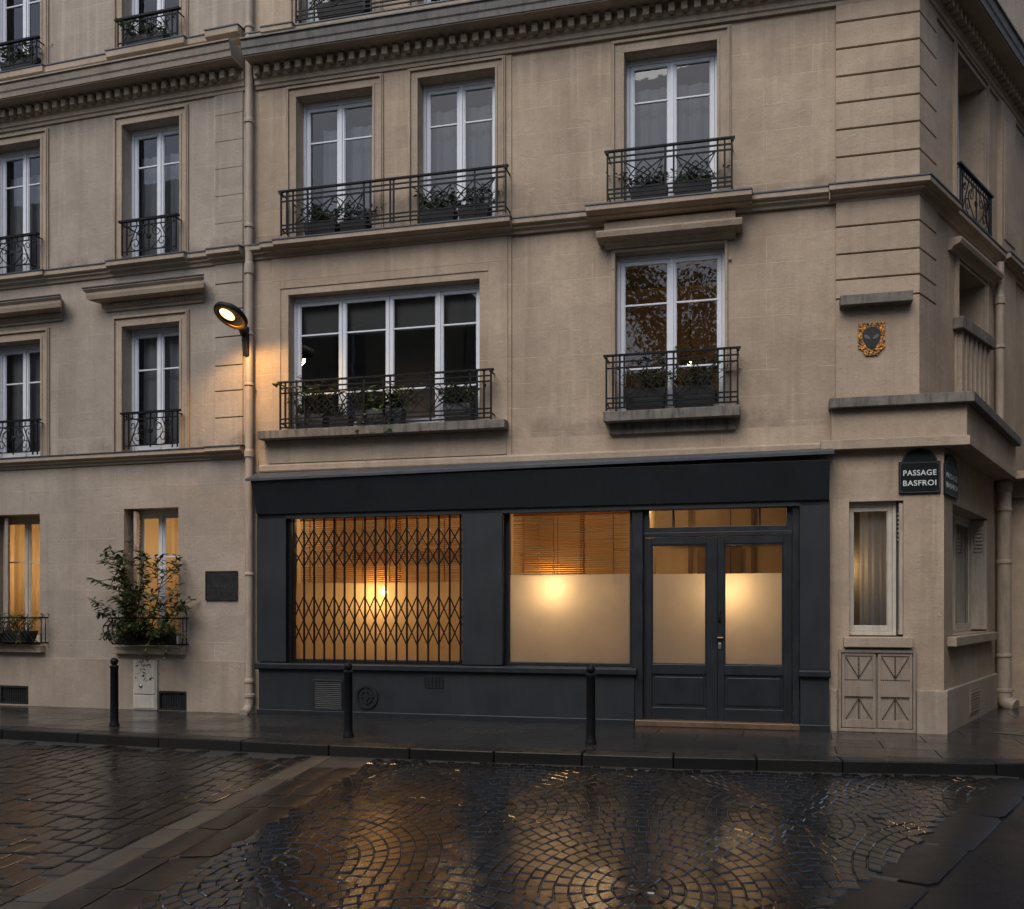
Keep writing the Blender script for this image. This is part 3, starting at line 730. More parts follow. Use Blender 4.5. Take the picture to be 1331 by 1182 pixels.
corner_slab('corner_ledge', M_LEDGE, .22, .38, 4.215, 4.34, 8.22, 4.0, .4)
corner_slab('ledge_band', M_WALL2, .11, .28, 3.82, 4.214, 8.25, 3.80, .4, .004)
corner_slab('band_moulding', M_TRIM, .15, .32, 3.70, 3.819, 8.121, 3.85, .4, .006)
mb = MB(); mb.box(3.86, 8.5, -2.2, .55, 3.70, 3.74); obj('floor_slab', mb, M_TRIM, B, G)
# windows of the front
window(B, F, W2A[0], W2A[1], ZS, 9.20, .28, 0, None, (8.61,))
window(B, F, W2B[0], W2B[1], ZS, 9.22, .28, 0, None, (8.63,))
window(B, F, W2C[0], W2C[1], ZS, 9.18, .28, -.022, None, (8.60,))
window(B, F, .62, 3.56, 4.30, 6.31, .25, 0, [1.40, 2.14, 2.90], (5.75, 4.87), rmat=m_simple('pale_room_plaster', (.34, .31, .28), .2, 2, (.8, .9), .1, 30), rdepth=1.5)
window(B, F, 5.47, 6.92, 4.312, 6.49, .22, -.022, [6.21], (5.82, 4.95), rmat=M_ROOMW, rdepth=3.2)
for a, b in ((.80, 1.96), (2.65, 3.79), (5.59, 6.82)): window(B, F, a, b, 10.25, 12.2, .28, 0 if a < 5 else -.022, None, (11.6,))
# rails
rail_deco(B, F, .62, 4.01, .24, 7.115, 7.745, [.72, .82, 1.05, 1.92, 2.02, 2.32, 2.37, 2.62, 2.74, 3.56, 3.88], [(.86, 1.48), (1.48, 1.92), (2.76, 3.24), (3.24, 3.86)])
rail_deco(B, F, 5.40, 7.03, .28, 7.105, 7.75, [5.50, 5.60, 6.17, 6.28, 6.84, 6.93], [(5.62, 6.15), (6.30, 6.82)])
rail_deco(B, F, .58, 3.79, .19, 4.305, 4.99, [.67, .76, .85, .98, 1.9, 2.2, 2.30, 2.9, 3.48, 3.58, 3.68], [(1.0, 1.5), (1.5, 1.9), (2.32, 2.9), (2.9, 3.46)])
rail_deco(B, F, 5.37, 7.10, .19, 4.345, 5.07, [5.47, 5.56, 5.62, 6.18, 6.27, 6.84, 6.92, 7.0], [(5.64, 6.16), (6.29, 6.82)])
rail_deco(B, F, .82, 3.9, .17, 10.22, 10.9, [.9, 1.0, 1.9, 2.0, 2.6, 3.6], [(1.05, 1.85), (2.65, 3.5)])

# ---- side walls of the corner building
SW2, SW1 = (1.50, 2.78), (1.55, 2.78)
mb = MB(); wall(mb, 0, 9.5, 3.7, 12.8, [(SW2[0], SW2[1], 7.08, 9.30, .42), (SW1[0], SW1[1], 4.40, 6.42, .42), (5.35, 6.5, 7.08, 9.3, .3), (5.35, 6.5, 4.4, 6.4, .3)], 0)
obj('wall', mb, M_WALL2, B, S)
surrounds(B, S, [(SW2[0], SW2[1], 7.08, 9.30, .13), (SW1[0], SW1[1], 4.40, 6.42, .10), (5.35, 6.5, 7.08, 9.3, .12)])
mb = MB(); mb.box(3.46, 4.22, -.02, .07, 3.72, 9.39); mb.box(3.55, 4.13, .07, .085, 7.3, 9.1); obj('pilaster', mb, M_WALL2, B, S, bev=.006)
mb = MB(); fl = MB()
mb.extr(prof, 0, 1.10, -MT, 0); fl.extr([(-.01, zt+.001), (P+.012, zt-.019), (P+.012, zt-.002), (-.01, zt+.022)], 0, 1.11, -MT, 0); obj('lead_flashing', fl, M_ZINC, B, S); fl = MB()
course(mb, [(1.10, 3.42, .14), (3.42, 4.26, .20), (4.26, 9.5, .14)], 7.055, 6.865, fl)
obj('string_course', mb, M_TRIM, B, S, bev=.004); obj('lead_flashing', fl, M_ZINC, B, S)
mb = MB(); lip = MB(); den = MB(); cornice(mb, lip, den, 0, 9.5, 9.53, .45, -MT, 0)
obj('cornice', mb, M_TRIM, B, S); obj('cornice_crown', lip, M_LEAD, B, S); obj('dentils', den, M_TRIM, B, S, bev=.006)
mb = MB()
for z0, z1 in ((7.06, 7.43), (7.45, 7.78), (7.80, 8.12), (8.14, 8.46), (8.48, 8.81), (8.83, 9.15), (9.17, 9.388), (5.885, 6.19), (6.21, 6.54), (6.56, 6.862), (5.64, 5.865)):
    z0, z1 = z0-.003, z1+.003; mb.extr([(-.03, z0), (.02, z0), (.035, z0+.008), (.035, z1-.008), (.02, z1), (-.03, z1)], 0, .62, -MT, 0)
obj('quoin', mb, M_WALL2, B, S)
mb = MB(); mb.extr([(-.03, 4.34), (.03, 4.34), (.03, 5.62), (-.03, 5.62)], 0, .62, -MT, 0); obj('corner_panel', mb, M_WALL2, B, S)
mb = MB(); mb.extr([(-.02, 6.50), (.05, 6.50), (.07, 6.54), (.16, 6.57), (.18, 6.62), (.18, 6.65), (-.02, 6.67)], 1.16, 3.16); obj('window_hood', mb, M_TRIM, B, S, bev=.004)
window(B, S, SW2[0], SW2[1], 7.08, 9.30, .42, 0, None, (8.6,))
window(B, S, SW1[0], SW1[1], 4.40, 6.42, .42, 0, None, (5.75,))
window(B, S, 5.35, 6.5, 7.08, 9.3, .3, 0, None, (8.6,)); window(B, S, 5.35, 6.5, 4.4, 6.4, .3, 0, None, (5.7,))
rail_scroll(B, S, 1.42, 2.86, .08, 7.10, 7.74)
rail_scroll(B, S, 5.28, 6.57, .08, 7.10, 7.74)
mb = MB(); mb.box(1.36, 2.90, -.06, .14, 5.48, 5.64); obj('balustrade_coping', mb, M_LEDGE, B, S, bev=.01)
mb = MB()
for k in range(7):
    x = 1.48+k*.205; mb.box(x, x+.10, -.02, .09, 4.40, 5.478)
mb.box(1.40, 2.86, -.02, .05, 4.34, 4.40)
obj('baluster', mb, M_TRIM, B, S, bev=.01)
# ground floor side wall
mb = MB(); wall(mb, 0, 4.35, .10, 3.72, [(.62, 3.30, 1.34, 3.05, .30)], 0)
obj('wall', mb, M_WALL2, B, G)
mb = MB(); mb.box(.0, 4.35, -.02, .045, .10, .665); obj('plinth', mb, M_PLINTH, B, G, bev=.012)
window(B, G, .62, 3.30, 1.34, 3.05, .30, 0, [2.0], (), mat=M_CREAM, rdepth=1.8)
mb = MB(); mb.box(.28, 3.62, -.25, .11, 1.205, 1.325); obj('window_sill', mb, M_TRIM, B, G, bev=.008)
def shutter(B, M, poly0, poly1, z0, z1):
    """folded shutter leaf standing in the reveal: plan points poly0 -> poly1 (u, n)"""
    (ua, na), (ub, nb) = poly0, poly1; d = Vector((ub-ua, nb-na)); Ln = d.length; d.normalize(); q = Vector((-d.y, d.x))
    def P(s, t, z): return (ua+d.x*s+q.x*t, na+d.y*s+q.y*t, z)
    def bx_(mb, s0, s1, t0, t1, c, e_):
        mb.add([P(s0,t0,c),P(s1,t0,c),P(s1,t1,c),P(s0,t1,c),P(s0,t0,e_),P(s1,t0,e_),P(s1,t1,e_),P(s0,t1,e_)], [(3,2,1,0),(4,5,6,7),(0,1,5,4),(1,2,6,5),(2,3,7,6),(3,0,4,7)])
    mb = MB(); bx_(mb, 0, Ln, -.015, .015, z0, z1)
    for s0, s1, c, e_ in ((0, .035, z0, z1), (Ln-.035, Ln, z0, z1), (.035, Ln-.035, z0, z0+.06), (.035, Ln-.035, z1-.06, z1)): bx_(mb, s0, s1, .015, .024, c, e_); bx_(mb, s0, s1, -.024, -.015, c, e_)
    o = obj('shutter', mb, M_SHUT, B, M, bev=.003)
    s = MB(); z = z1-.14
    while z > z1-.52:
        for sg in (-1, 1): bx_(s, .05, Ln-.05, sg*.024-.008, sg*.024+.008, z, z+.022)
        z -= .055
    obj('slats', s, M_SHUT, o, M)
    return o
shutter(B, G, (3.262, -.225), (3.262, -.005), 1.37, 3.02)
mb = MB(); mb.box(1.55, 2.30, .03, .055, .22, .57)
for k in range(7): mb.box(1.58, 2.27, .055, .066, .255+k*.042, .275+k*.042)
obj('air_vent', mb, M_BEIGEW, B, G)
# corner window beside the shop, its shutter, sill and cellar doors
window(B, F, 8.425, 9.045, 1.345, 3.05, .17, 0, [], (), mat=M_CREAM, rdepth=2.0, head=.02)
shutter(B, F, (9.085, -.30), (9.095, -.03), 1.36, 3.02)
mb = MB(); mb.box(8.40, 9.22, -.16, .12, 1.20, 1.325); obj('window_sill', mb, M_TRIM, B, F, bev=.008)
mb = MB()
for a, b, c, d in ((8.34, 8.37, .17, 1.17), (9.225, 9.255, .17, 1.17), (8.37, 9.225, 1.13, 1.17), (8.34, 9.255, .128, .17)): mb.box(a, b, 0, .075, c, d)
mb.box(8.34, 9.255, -.05, .02, .17, 1.17)
obj('cellar_door_frame', mb, M_BEIGEW, B, F, bev=.004)
for a, b in ((8.378, 8.785), (8.812, 9.218)):
    mb = MB(); mb.box(a, b, .021, .045, .18, 1.125)
    for x0, x1, c, d in ((a, a+.035, .18, 1.125), (b-.035, b, .18, 1.125), (a+.035, b-.035, 1.09, 1.125), (a+.035, b-.035, .18, .28), (a+.035, b-.035, .575, .775)): mb.box(x0, x1, .045, .058, c, d)
    dr = obj('cellar_door', mb, M_BEIGEW, B, F, bev=.003)
    hl = MB(); cx = (a+b)/2
    def dots(p, q, n_):
        for k in range(n_):
            t = k/(n_-1); x, z = p[0]+(q[0]-p[0])*t, p[1]+(q[1]-p[1])*t
            hl.lathe((x, .056, z), [(.0085, -.006), (.0085, .005)], 6, 'n')
    for s in (-1, 1):
        dots((cx+s*.15, 1.065), (cx, .81), 11); dots((cx+s*.15, .30), (cx, .555), 11)
    dots((cx, 1.07), (cx, .82), 9); dots((cx, .30), (cx, .54), 9); dots((a+.04, .785), (b-.04, .785), 15); dots((a+.04, .565), (b-.04, .565), 15)
    obj('drilled_holes', hl, M_VENT, dr, F)

# ================================================================== SHOPFRONT
SH = empty('shopfront', at(F, 0, 0, .126), 'anthracite painted shopfront with amber lit windows and double glazed door', 'shopfront')
mb = MB()
mb.extr([(-.02, 3.0), (.12, 3.0), (.12, 3.065), (.155, 3.07), (.33, 3.55), (-.02, 3.60)], .185, 8.22); obj('fascia', mb, M_SHOP, SH, F, bev=.004)
mb = MB(); mb.add([(.12, .36, 3.535), (8.27, .36, 3.615), (8.27, .36, 3.66), (.12, .36, 3.575), (.12, 0, 3.605), (8.27, 0, 3.665), (8.27, .03, 3.745), (.12, .03, 3.698)],
                  [(0,1,2,3),(4,5,1,0),(3,2,6,7),(0,3,7,4),(1,5,6,2),(4,7,6,5)]); obj('top_flashing', mb, M_ZINC, SH, F, bev=.003)
for a, b, c in ((.17, .64, .905), (3.34, 3.92, .905), (7.86, 8.23, .905)):
    mb = MB(); mb.box(a, b, -.12, .12, c, 3.068); obj('pilaster', mb, M_SHOP, SH, F, bev=.005)
mb = MB(); mb.box(5.71, 5.85, -.10, .075, .13, 3.068); mb.box(7.775, 7.858, -.10, .075, .13, 3.068); obj('door_post', mb, M_SHOPD, SH, F, bev=.005)
mb = MB(); mb.box(.19, 5.74, -.10, .10, .2, .79); mb.box(7.87, 8.22, -.10, .10, .2, .81); obj('stall_riser', mb, M_SHOP, SH, F, bev=.004)
mb = MB(); mb.box(.17, 5.74, -.10, .13, .10, .205); mb.box(7.86, 8.235, -.10, .14, .10, .205); obj('skirting', mb, M_SHOPD, SH, F, bev=.006)
mb = MB(); mb.extr([(-.10, .79), (.13, .79), (.17, .81), (.17, .875), (.15, .89), (-.10, .904)], .155, 5.775); obj('shop_sill', mb, M_SHOPD, SH, F, bev=.004)
mb = MB(); mb.extr([(-.02, .81), (.15, .81), (.165, .825), (.165, .885), (.14, .904), (-.02, .904)], 7.85, 8.24); obj('shop_sill', mb, M_SHOPD, SH, F, bev=.004)
mb = MB(); mb.box(5.755, 7.865, -.12, .15, .126, .205); obj('threshold', mb, M_WOOD, SH, F, bev=.01)
# display windows
def display(u0, u1, zs, film, gate):
    mb = MB(); n0, n1 = -.11, -.04; z0, z1 = .905, 3.066
    mb.box(u0+.001, u0+.065, n0, n1, z0, z1); mb.box(u1-.05, u1-.001, n0, n1, z0, z1); mb.box(u0+.065, u1-.05, n0, n1, z0, .945); mb.box(u0+.065, u1-.05, n0, n1, 3.015, z1)
    D = obj('display_window', mb, M_SHOPD, SH, F, bev=.004)
    g = MB(); g.quad((u0+.06, -.07, .94), (u1-.045, -.07, .94), (u1-.045, -.07, 3.02), (u0+.06, -.07, 3.02)); obj('pane', g, M_GLASSS, D, F)
    g = MB(); g.quad((u0+.066, -.076, .946), (u1-.051, -.076, .946), (u1-.051, -.076, zs), (u0+.066, -.076, zs)); obj('frosted_film', g, film, D, F)
    return D
display(.64, 3.34, 2.06, M_FILMW, True); display(3.92, 5.71, 2.155, M_FILM, False)
# door set
mb = MB()
for a, b, c, d in ((5.85, 5.93, 2.70, 3.066), (7.70, 7.775, 2.70, 3.066), (5.93, 7.70, 3.0, 3.066), (5.85, 7.775, 2.64, 2.70), (5.93, 7.70, 2.70, 2.77), (6.235, 6.262, 2.77, 3.0), (7.352, 7.38, 2.77, 3.0)): mb.box(a, b, -.08, .01, c, d)
T_ = obj('transom_window', mb, M_SHOPD, SH, F, bev=.004)
g = MB()
for a, b in ((5.93, 6.235), (6.262, 7.352), (7.38, 7.70)): g.quad((a, -.035, 2.77), (b, -.035, 2.77), (b, -.035, 3.0), (a, -.035, 3.0))
obj('pane', g, M_GLASSS, T_, F)
for k, (a, b, ga, gb) in enumerate(((5.856, 6.798, 5.96, 6.68), (6.806, 7.77, 6.91, 7.66))):
    mb = MB(); n0, n1 = -.06, -.005; z0, z1 = .215, 2.632
    mb.box(a, ga, n0, n1, z0, z1); mb.box(gb, b, n0, n1, z0, z1); mb.box(ga, gb, n0, n1, 2.54, z1); mb.box(ga, gb, n0, n1, .815, .945); mb.box(ga, gb, n0, n1, z0, .37)
    mb.box(ga, gb, -.05, -.028, .37, .815); mb.box(ga+.04, gb-.04, -.028, -.016, .41, .775)
    for x0, x1, c, d in ((ga, ga+.018, .945, 2.54), (gb-.018, gb, .945, 2.54), (ga+.018, gb-.018, .945, .963), (ga+.018, gb-.018, 2.522, 2.54)): mb.box(x0, x1, -.028, -.014, c, d)
    if k: mb.box(6.783, 6.822, -.004, .016, z0, z1)
    D = obj('door', mb, M_SHOPD, SH, F, bev=.005)
    g = MB(); g.quad((ga, -.034, .945), (gb, -.034, .945), (gb, -.034, 2.54), (ga, -.034, 2.54)); obj('pane', g, M_GLASSS, D, F)
    g = MB(); g.quad((ga, -.040, .945), (gb, -.040, .945), (gb, -.040, 2.148), (ga, -.040, 2.148)); obj('frosted_film', g, M_FILM, D, F)
    if k:
        hd = MB(); hd.tube([(6.852, -.005, 1.66), (6.852, .05, 1.655), (6.852, .062, 1.60), (6.852, .055, 1.54), (6.852, -.004, 1.52)], .011, 8); hd.lathe((6.852, -.006, 1.655), [(.02, 0), (.018, .012)], 10, 'n'); hd.lathe((6.852, -.006, 1.525), [(.02, 0), (.018, .012)], 10, 'n')
        obj('handle', hd, M_IRON, D, F, smooth=True)
        hd = MB(); hd.box(6.82, 6.90, -.006, .012, 1.288, 1.312); hd.tube([(6.835, .03, 1.302), (6.90, .03, 1.302)], .009, 8); obj('latch', hd, M_BRASS, D, F, bev=.003)
        hd = MB(); hd.box(6.835, 6.872, -.006, .010, 1.155, 1.235); obj('lock', hd, M_STEEL, D, F, bev=.003)
# folding gate in front of the left display window
mb = MB(); gu0, gu1, gn = .70, 3.325, .03; nb = 17
mb.box(.645, 3.335, .0, .06, 3.03, 3.06); mb.box(.645, 3.335, .005, .055, .906, .925); mb.box(.65, .70, .0, .055, .925, 3.03)
FG = obj('folding_gate', mb, M_IRON, SH, F)
br = MB(); lts = (MB(), MB()); st = (gu1-gu0)/(nb-.6)
for k in range(nb):
    x = gu0+.03+k*st
    for d in (-.007, .007): br.box(x+d-.0045, x+d+.0045, gn-.012, gn+.012, .925, 3.03)
    br.lathe((x, gn, .945), [(.018, -.018), (.018, .012)], 8)
    for zc, zd in ((2.83, 2.56), (2.56, 2.29), (1.86, 1.515), (1.515, 1.17)):
        lt = lts[0 if zc > 2 else 1]; lt.bar((x, gn+.016, zc), (x+st, gn+.016, zd), .007); lt.bar((x, gn+.022, zd), (x+st, gn+.022, zc), .007)
obj('gate_bars', br, M_IRON, FG, F); [obj('gate_lattice', lt, M_IRON, FG, F) for lt in lts]
# vents of the stall riser
mb = MB()
for a, b, c, d in ((1.07, 1.54, .63, .655), (1.07, 1.54, .21, .235), (1.07, 1.095, .235, .63), (1.515, 1.54, .235, .63)): mb.box(a, b, .1, .125, c, d)
V = obj('louvre_vent', mb, M_SHOPD, SH, F, bev=.003); sl_ = MB()
for k in range(14): z = .24+k*.028; sl_.extr([(.101, z+.024), (.106, z+.026), (.122, z+.004), (.117, z)], 1.096, 1.514)
obj('slats', sl_, M_VENT, V, F)
mb = MB(); cx, cz = 1.905, .425
def ring(mb, cx, cz, r0, r1, n0, n1, seg=32):
    vs = []
    for j in range(seg):
        t = 2*math.pi*j/seg; c, s = math.cos(t), math.sin(t)
        vs += [(cx+r0*c, n0, cz+r0*s), (cx+r1*c, n0, cz+r1*s), (cx+r1*c, n1, cz+r1*s), (cx+r0*c, n1, cz+r0*s)]
    fs = []
    for j in range(seg):
        a, b = j*4, ((j+1) % seg)*4
        for k in range(4): fs.append((a+k, a+(k+1) % 4, b+(k+1) % 4, b+k))
    mb.add(vs, fs)
ring(mb, cx, cz, .135, .175, .10, .125); ring(mb, cx, cz, .075, .10, .102, .12); ring(mb, cx, cz, .02, .045, .102, .12)
for q in range(4):
    t = q*math.pi/2; mb.bar((cx, .112, cz), (cx+.15*math.cos(t), .112, cz+.15*math.sin(t)), .009)
V = obj('round_vent', mb, M_SHOPD, SH, F, smooth=False); mb = MB(); mb.lathe((cx, .1005, cz), [(.15, -.002), (.15, .001)], 24, 'n'); obj('duct_opening', mb, M_VENT, V, F)
mb = MB()
for k in range(6): mb.box(2.78+k*.054, 2.79+k*.054, .1, .112, .57, .72)
for k in range(4): mb.box(2.78, 3.06, .1, .110, .57+k*.047, .578+k*.047)
V = obj('brick_vent', mb, M_SHOPD, SH, F); mb = MB(); mb.box(2.785, 3.055, .0995, .102, .575, .715); obj('duct_opening', mb, M_VENT, V, F)
# shop interior
mb = MB(); a, b, n0, n1, c, d = .3, 7.95, -.125, -3.2, .2, 3.38
mb.quad((a,n1,c),(b,n1,c),(b,n1,d),(a,n1,d)); mb.quad((a,n0,c),(a,n1,c),(a,n1,d),(a,n0,d)); mb.quad((b,n0,c),(b,n1,c),(b,n1,d),(b,n0,d)); mb.quad((a,n0,c),(b,n0,c),(b,n1,c),(a,n1,c)); mb.quad((a,n0,d),(b,n0,d),(b,n1,d),(a,n1,d))
for q0, q1, z0, z1 in ((.3, .65,   .2, 3.38), (3.33, 3.93,   .2, 3.38), (5.70, 5.86,   .2, 3.38), (7.77, 7.95,   .2, 3.38), (.65, 3.33, .2, .91), (3.93, 5.70, .2, .91), (.65, 3.33, 3.06, 3.38), (3.93, 5.70, 3.06, 3.38), (5.86, 7.77, 3.06, 3.38)): mb.quad((q0, n0, z0), (q1, n0, z0), (q1, n0, z1), (q0, n0, z1))
mb.box(3.55, 3.70, -3.1, -.3, .21, 3.37); mb.box(5.73, 5.80, -2.0, -.3, .21, 3.37)
obj('shop_interior', mb, M_ROOMW, SH, F)
mb = MB()
for x in (1.1, 2.5, 4.4, 6.2, 7.2): mb.box(x, x+.07, -3.19, -3.12, .21, 3.37)
mb.box(.31, 3.5, -3.11, -3.0, 2.55, 2.68); mb.box(5.85, 7.9, -3.11, -2.9, 2.75, 2.82); mb.box(6.35, 7.05, -3.11, -3.05, 2.2, 2.68)
obj('interior_beam', mb, M_WOOD, SH, F)
def blind(u0, u1, z0, z1, n, label):
    rn = random.Random(int(u0*10)); mb = MB(); z = z1-.05
    mb.box(u0, u1, n-.02, n+.02, z1-.03, z1)
    while z > z0:
        t = rn.uniform(-.006, .006); e_ = rn.uniform(-.006, .008)
        mb.add([(u0, n-.012, z+.008+t), (u1, n-.012, z+.008-t), (u1, n+.012, z-.008-t+e_), (u0, n+.012, z-.008+t)], [(0, 1, 2, 3)])
        z -= .030
    x = u0+.15
    while x < u1: mb.box(x-.0025, x+.0025, n-.016, n+.016, z0, z1-.03); x += .42
    return tag(obj('slatted_blind', mb, M_BLIND, None, F), label, 'blind', 'slatted blinds in the shop windows')
blind(.74, 3.28, 2.03, 3.01, -.16, 'brown slatted blind behind the folding gate')
blind(4.01, 5.65, 2.12, 3.01, -.16, 'brown slatted blind in the shop window without a gate')
pendant(F, 1.98, -.37, 1.93, 16, 'glowing pendant bulb behind the folding gate', 1.0, .055)
pendant(F, 4.60, -.37, 2.03, 13, 'pendant lamp glowing behind frosted film of the ungated window', .9, .05)
pendant(F, 6.98, -.37, 1.98, 12, 'pendant lamp glowing behind the right door leaf', 1.0, .05)
for u, p in ((1.2, 26), (2.9, 26), (5.0, 26), (6.3, 18)):  # hidden bulbs added to brighten the shop interior
    pendant(F, u, -1.1, 3.25, p, {1.2: 'hidden ceiling bulb added to light left end of the gated shop window', 2.9: 'hidden ceiling bulb added to light right part of the gated shop window', 5.0: 'hidden ceiling bulb added to light the ungated shop window', 6.3: 'hidden ceiling bulb added to light the room behind the left door leaf'}[u], .05, .045)

# ================================================================== LEFT NEIGHBOUR
N = empty('neighbouring_building', L, 'greyer beige stucco apartment building left of the drainpipe with hooded windows', 'building')
LA, LB = (-4.80, -3.77), (-2.22, -1.18)
holes = []
for q in (LA, LB): holes += [(q[0], q[1], 7.08, 9.20), (q[0], q[1], 10.30, 12.2)]
holes += [(LA[0], LA[1], 4.12, 6.0), (LB[0], LB[1], 4.12, 6.065), (-4.85, -3.80, 1.10, 3.205, .42), (-2.20, -1.21, 1.11, 3.235, .42)]
holes += [(-7.4, -6.3, 7.08, 9.2), (-7.4, -6.3, 4.12, 6.0), (-7.4, -6.3, 10.3, 12.2)]
mb = MB(); wall(mb, -10, -.02, .10, 12.8, holes, 0); mb.quad((-.02, 0, .1), (-.02, 0, 12.8), (-.02, -.5, 12.8), (-.02, -.5, .1)); obj('wall', mb, M_WALLL, N, L)
mb = MB(); mb.box(-10, -.1, -6, -.6, 12.8, 12.95); obj('roof', mb, M_ZINC, N, L)
mb = MB(); mb.box(-.05, .09, -.14, -.06, .1, 12.8); obj('joint_pier', mb, M_WALL2, N, L)
mb = MB()
for a, b in ((-10, -4.56), (-3.99, -1.97), (-1.54, -1.535), (-1.04, -.03)): mb.box(a, b, -.02, .04, .10, .895)
mb.box(-4.56, -3.99, -.02, .04, .44, .895); mb.box(-4.56, -3.99, -.02, .04, .10, .145); mb.box(-1.535, -1.04, -.02, .04, .425, .895); mb.box(-1.535, -1.04, -.02, .04, .10, .13); mb.box(-1.97, -1.54, -.02, .02, .10, .895)
obj('plinth', mb, M_PLINTH, N, L, bev=.008)
for q in (LA, LB): surrounds(N, L, [(q[0], q[1], 7.08, 9.20, .155), (q[0], q[1], 10.30, 12.2, .155)])
surrounds(N, L, [(LA[0], LA[1], 4.12, 6.0, .17), (LB[0], LB[1], 4.12, 6.065, .17)])
mb = MB(); fl = MB()
course(mb, [(-10, -3.6, .17), (-3.6, -2.38, .13), (-2.38, -.98, .20), (-.98, -.60, .13), (-.60, -.04, .19)], 7.055, 6.86, fl)
course(mb, [(-10, -3.6, .17), (-3.6, -2.38, .13), (-2.38, -.98, .20), (-.98, -.60, .13), (-.60, -.04, .22)], 10.30, 10.05, fl)
course(mb, [(-10, -.62, .15), (-.62, -.02, .20)], 4.105, 3.93, fl)
obj('string_course', mb, M_TRIM, N, L, bev=.004)
mb2 = MB()
for a, b, z in ((-2.50, -.78, 6.62), (-5.1, -3.36, 6.56)):
    mb2.extr([(-.02, z-.30), (.03, z-.30), (.04, z-.26), (.075, z-.25), (.075, z-.19), (.11, z-.18), (.24, z-.16), (.26, z-.10), (.26, z-.06), (.30, z-.02), (.30, z), (-.02, z+.02)], a, b, -.75, .75)
    fl.extr([(-.01, z+.021), (.315, z+.001), (.315, z+.014), (-.01, z+.04)], a, b, -.75, .75)
    x = a+.05
    while x < b-.03: mb2.box(x, x+.022, .075, .095, z-.235, z-.20); x += .042
obj('window_hood', mb2, M_TRIM, N, L); obj('lead_flashing', fl, M_ZINC, N, L)
mb = MB(); lip = MB(); den = MB(); cornice(mb, lip, den, -10, -.03, 9.55, .45, 0, 0)
obj('cornice', mb, M_TRIM, N, L); obj('cornice_crown', lip, m_wall('cornice_stone', (.30, .25, .20), (.36, .30, .24), 0, .4), N, L); obj('dentils', den, M_TRIM, N, L, bev=.006)
mb = MB(); zz = [4.11, 4.55, 4.95, 5.33, 5.76, 6.17, 6.56, 6.86]
for a, b in zip(zz[:-1], zz[1:]): mb.box(-.56, -.08, -.02, .025, a+.008, b-.008)
zz = [7.06, 7.47, 7.88, 8.29, 8.70, 9.10, 9.408]
for a, b in zip(zz[:-1], zz[1:]): mb.box(-.56, -.08, -.02, .022, a+.002, b-.002)
obj('quoin', mb, M_WALLL, N, L, bev=.006)
for q in (LA, LB):
    window(N, L, q[0], q[1], 7.08, 9.20, .28, 0, None, (8.62,)); window(N, L, q[0], q[1], 10.30, 12.2, .28, 0, None, (11.6,))
window(N, L, LA[0], LA[1], 4.12, 6.0, .28, 0, None, (5.38,)); window(N, L, LB[0], LB[1], 4.12, 6.065, .28, 0, None, (5.43,))
for z0, z1 in ((7.08, 9.2), (4.12, 6.0), (10.3, 12.2)): window(N, L, -7.4, -6.3, z0, z1, .28, 0, None, ())
window(N, L, -4.85, -3.80, 1.11, 3.205, .40, 0, [-4.36], (2.45,), mat=M_CREAM, rmat=M_ROOMW)
window(N, L, -2.20, -1.21, 1.12, 3.235, .40, 0, [-1.76], (2.50, 1.85), mat=M_WHITE, rmat=M_ROOMW)
shutter(N, L, (-4.80, -.37), (-4.56, -.10), 1.14, 3.17)
shutter(N, L, (-2.165, -.31), (-2.03, -.05), 1.14, 3.20)
for q in (LA, LB):
    rail_scroll(N, L, q[0]+.10, q[1]+.05, .16, 7.13, 7.645); rail_scroll(N, L, q[0]+.06, q[1]+.10, .20, 10.33, 10.73)
    rail_scroll(N, L, q[0]+.12, q[1]+.06, .14, 4.15, 4.70)
for a, b in ((-2.34, -1.08), (-5.0, -3.69)):
    mb = MB(); mb.box(a, b, -.38, .10, .985, 1.10); obj('window_sill', mb, M_TRIM, N, L, bev=.008)
def basket(u0, u1, z0, z1):
    mb = MB(); n0 = .12
    mb.tube([(u0-.06, -.02, z1), (u0-.06, .26, z1), (u1+.06, .26, z1), (u1+.06, -.02, z1)], .011, 6); mb.tube([(u0-.06, -.02, z0), (u0-.06, .16, z0), (u1+.06, .16, z0), (u1+.06, -.02, z0)], .012, 6)
    mb.box(u1+.05, u1+.14, .24, .28, z1-.016, z1+.010)
    o = obj('basket_railing', mb, M_IRON, N, L); b = MB(); k = 0; x = u0-.05
    def bow(t): return .17+.17*math.sin(math.pi*min(1, t*1.15))**.8+.09*t
    while x < u1+.06:
        pts = [(x+.03*math.sin(t*6.28), bow(t), z0+(z1-z0)*t) for t in [q/10 for q in range(11)]]
        b.tube(pts, .008, 5); x += .082
    for e_ in (u0-.06, u1+.06):
        for w_ in (.05, .14): b.tube([(e_-.05*math.sin(math.pi*t)*(1 if e_ < (u0+u1)/2 else -1), w_+.06*math.sin(math.pi*t), z0+(z1-z0)*t) for t in [q/8 for q in range(9)]], .008, 5)
    obj('basket_bars', b, M_IRON, o, L)
basket(-2.22, -1.10, 1.14, 1.54); basket(-4.85, -3.70, 1.14, 1.54)
for a, b, c, d in ((-4.55, -4.0, .15, .435), (-1.53, -1.045, .135, .42)):
    mb = MB(); mb.box(a, b, .002, .012, c, d)
    for x0, x1, z0, z1 in ((a, a+.025, c, d), (b-.025, b, c, d), (a+.025, b-.025, c, c+.025), (a+.025, b-.025, d-.025, d)): mb.box(x0, x1, .0, .045, z0, z1)
    V = obj('cellar_vent', mb, M_VENT, N, L); s = MB()
    x = a+.06
    while x < b-.05: s.box(x, x+.010, .012, .022, c+.025, d-.025); x += .045
    obj('vent_bars', s, M_VENT, V, L)

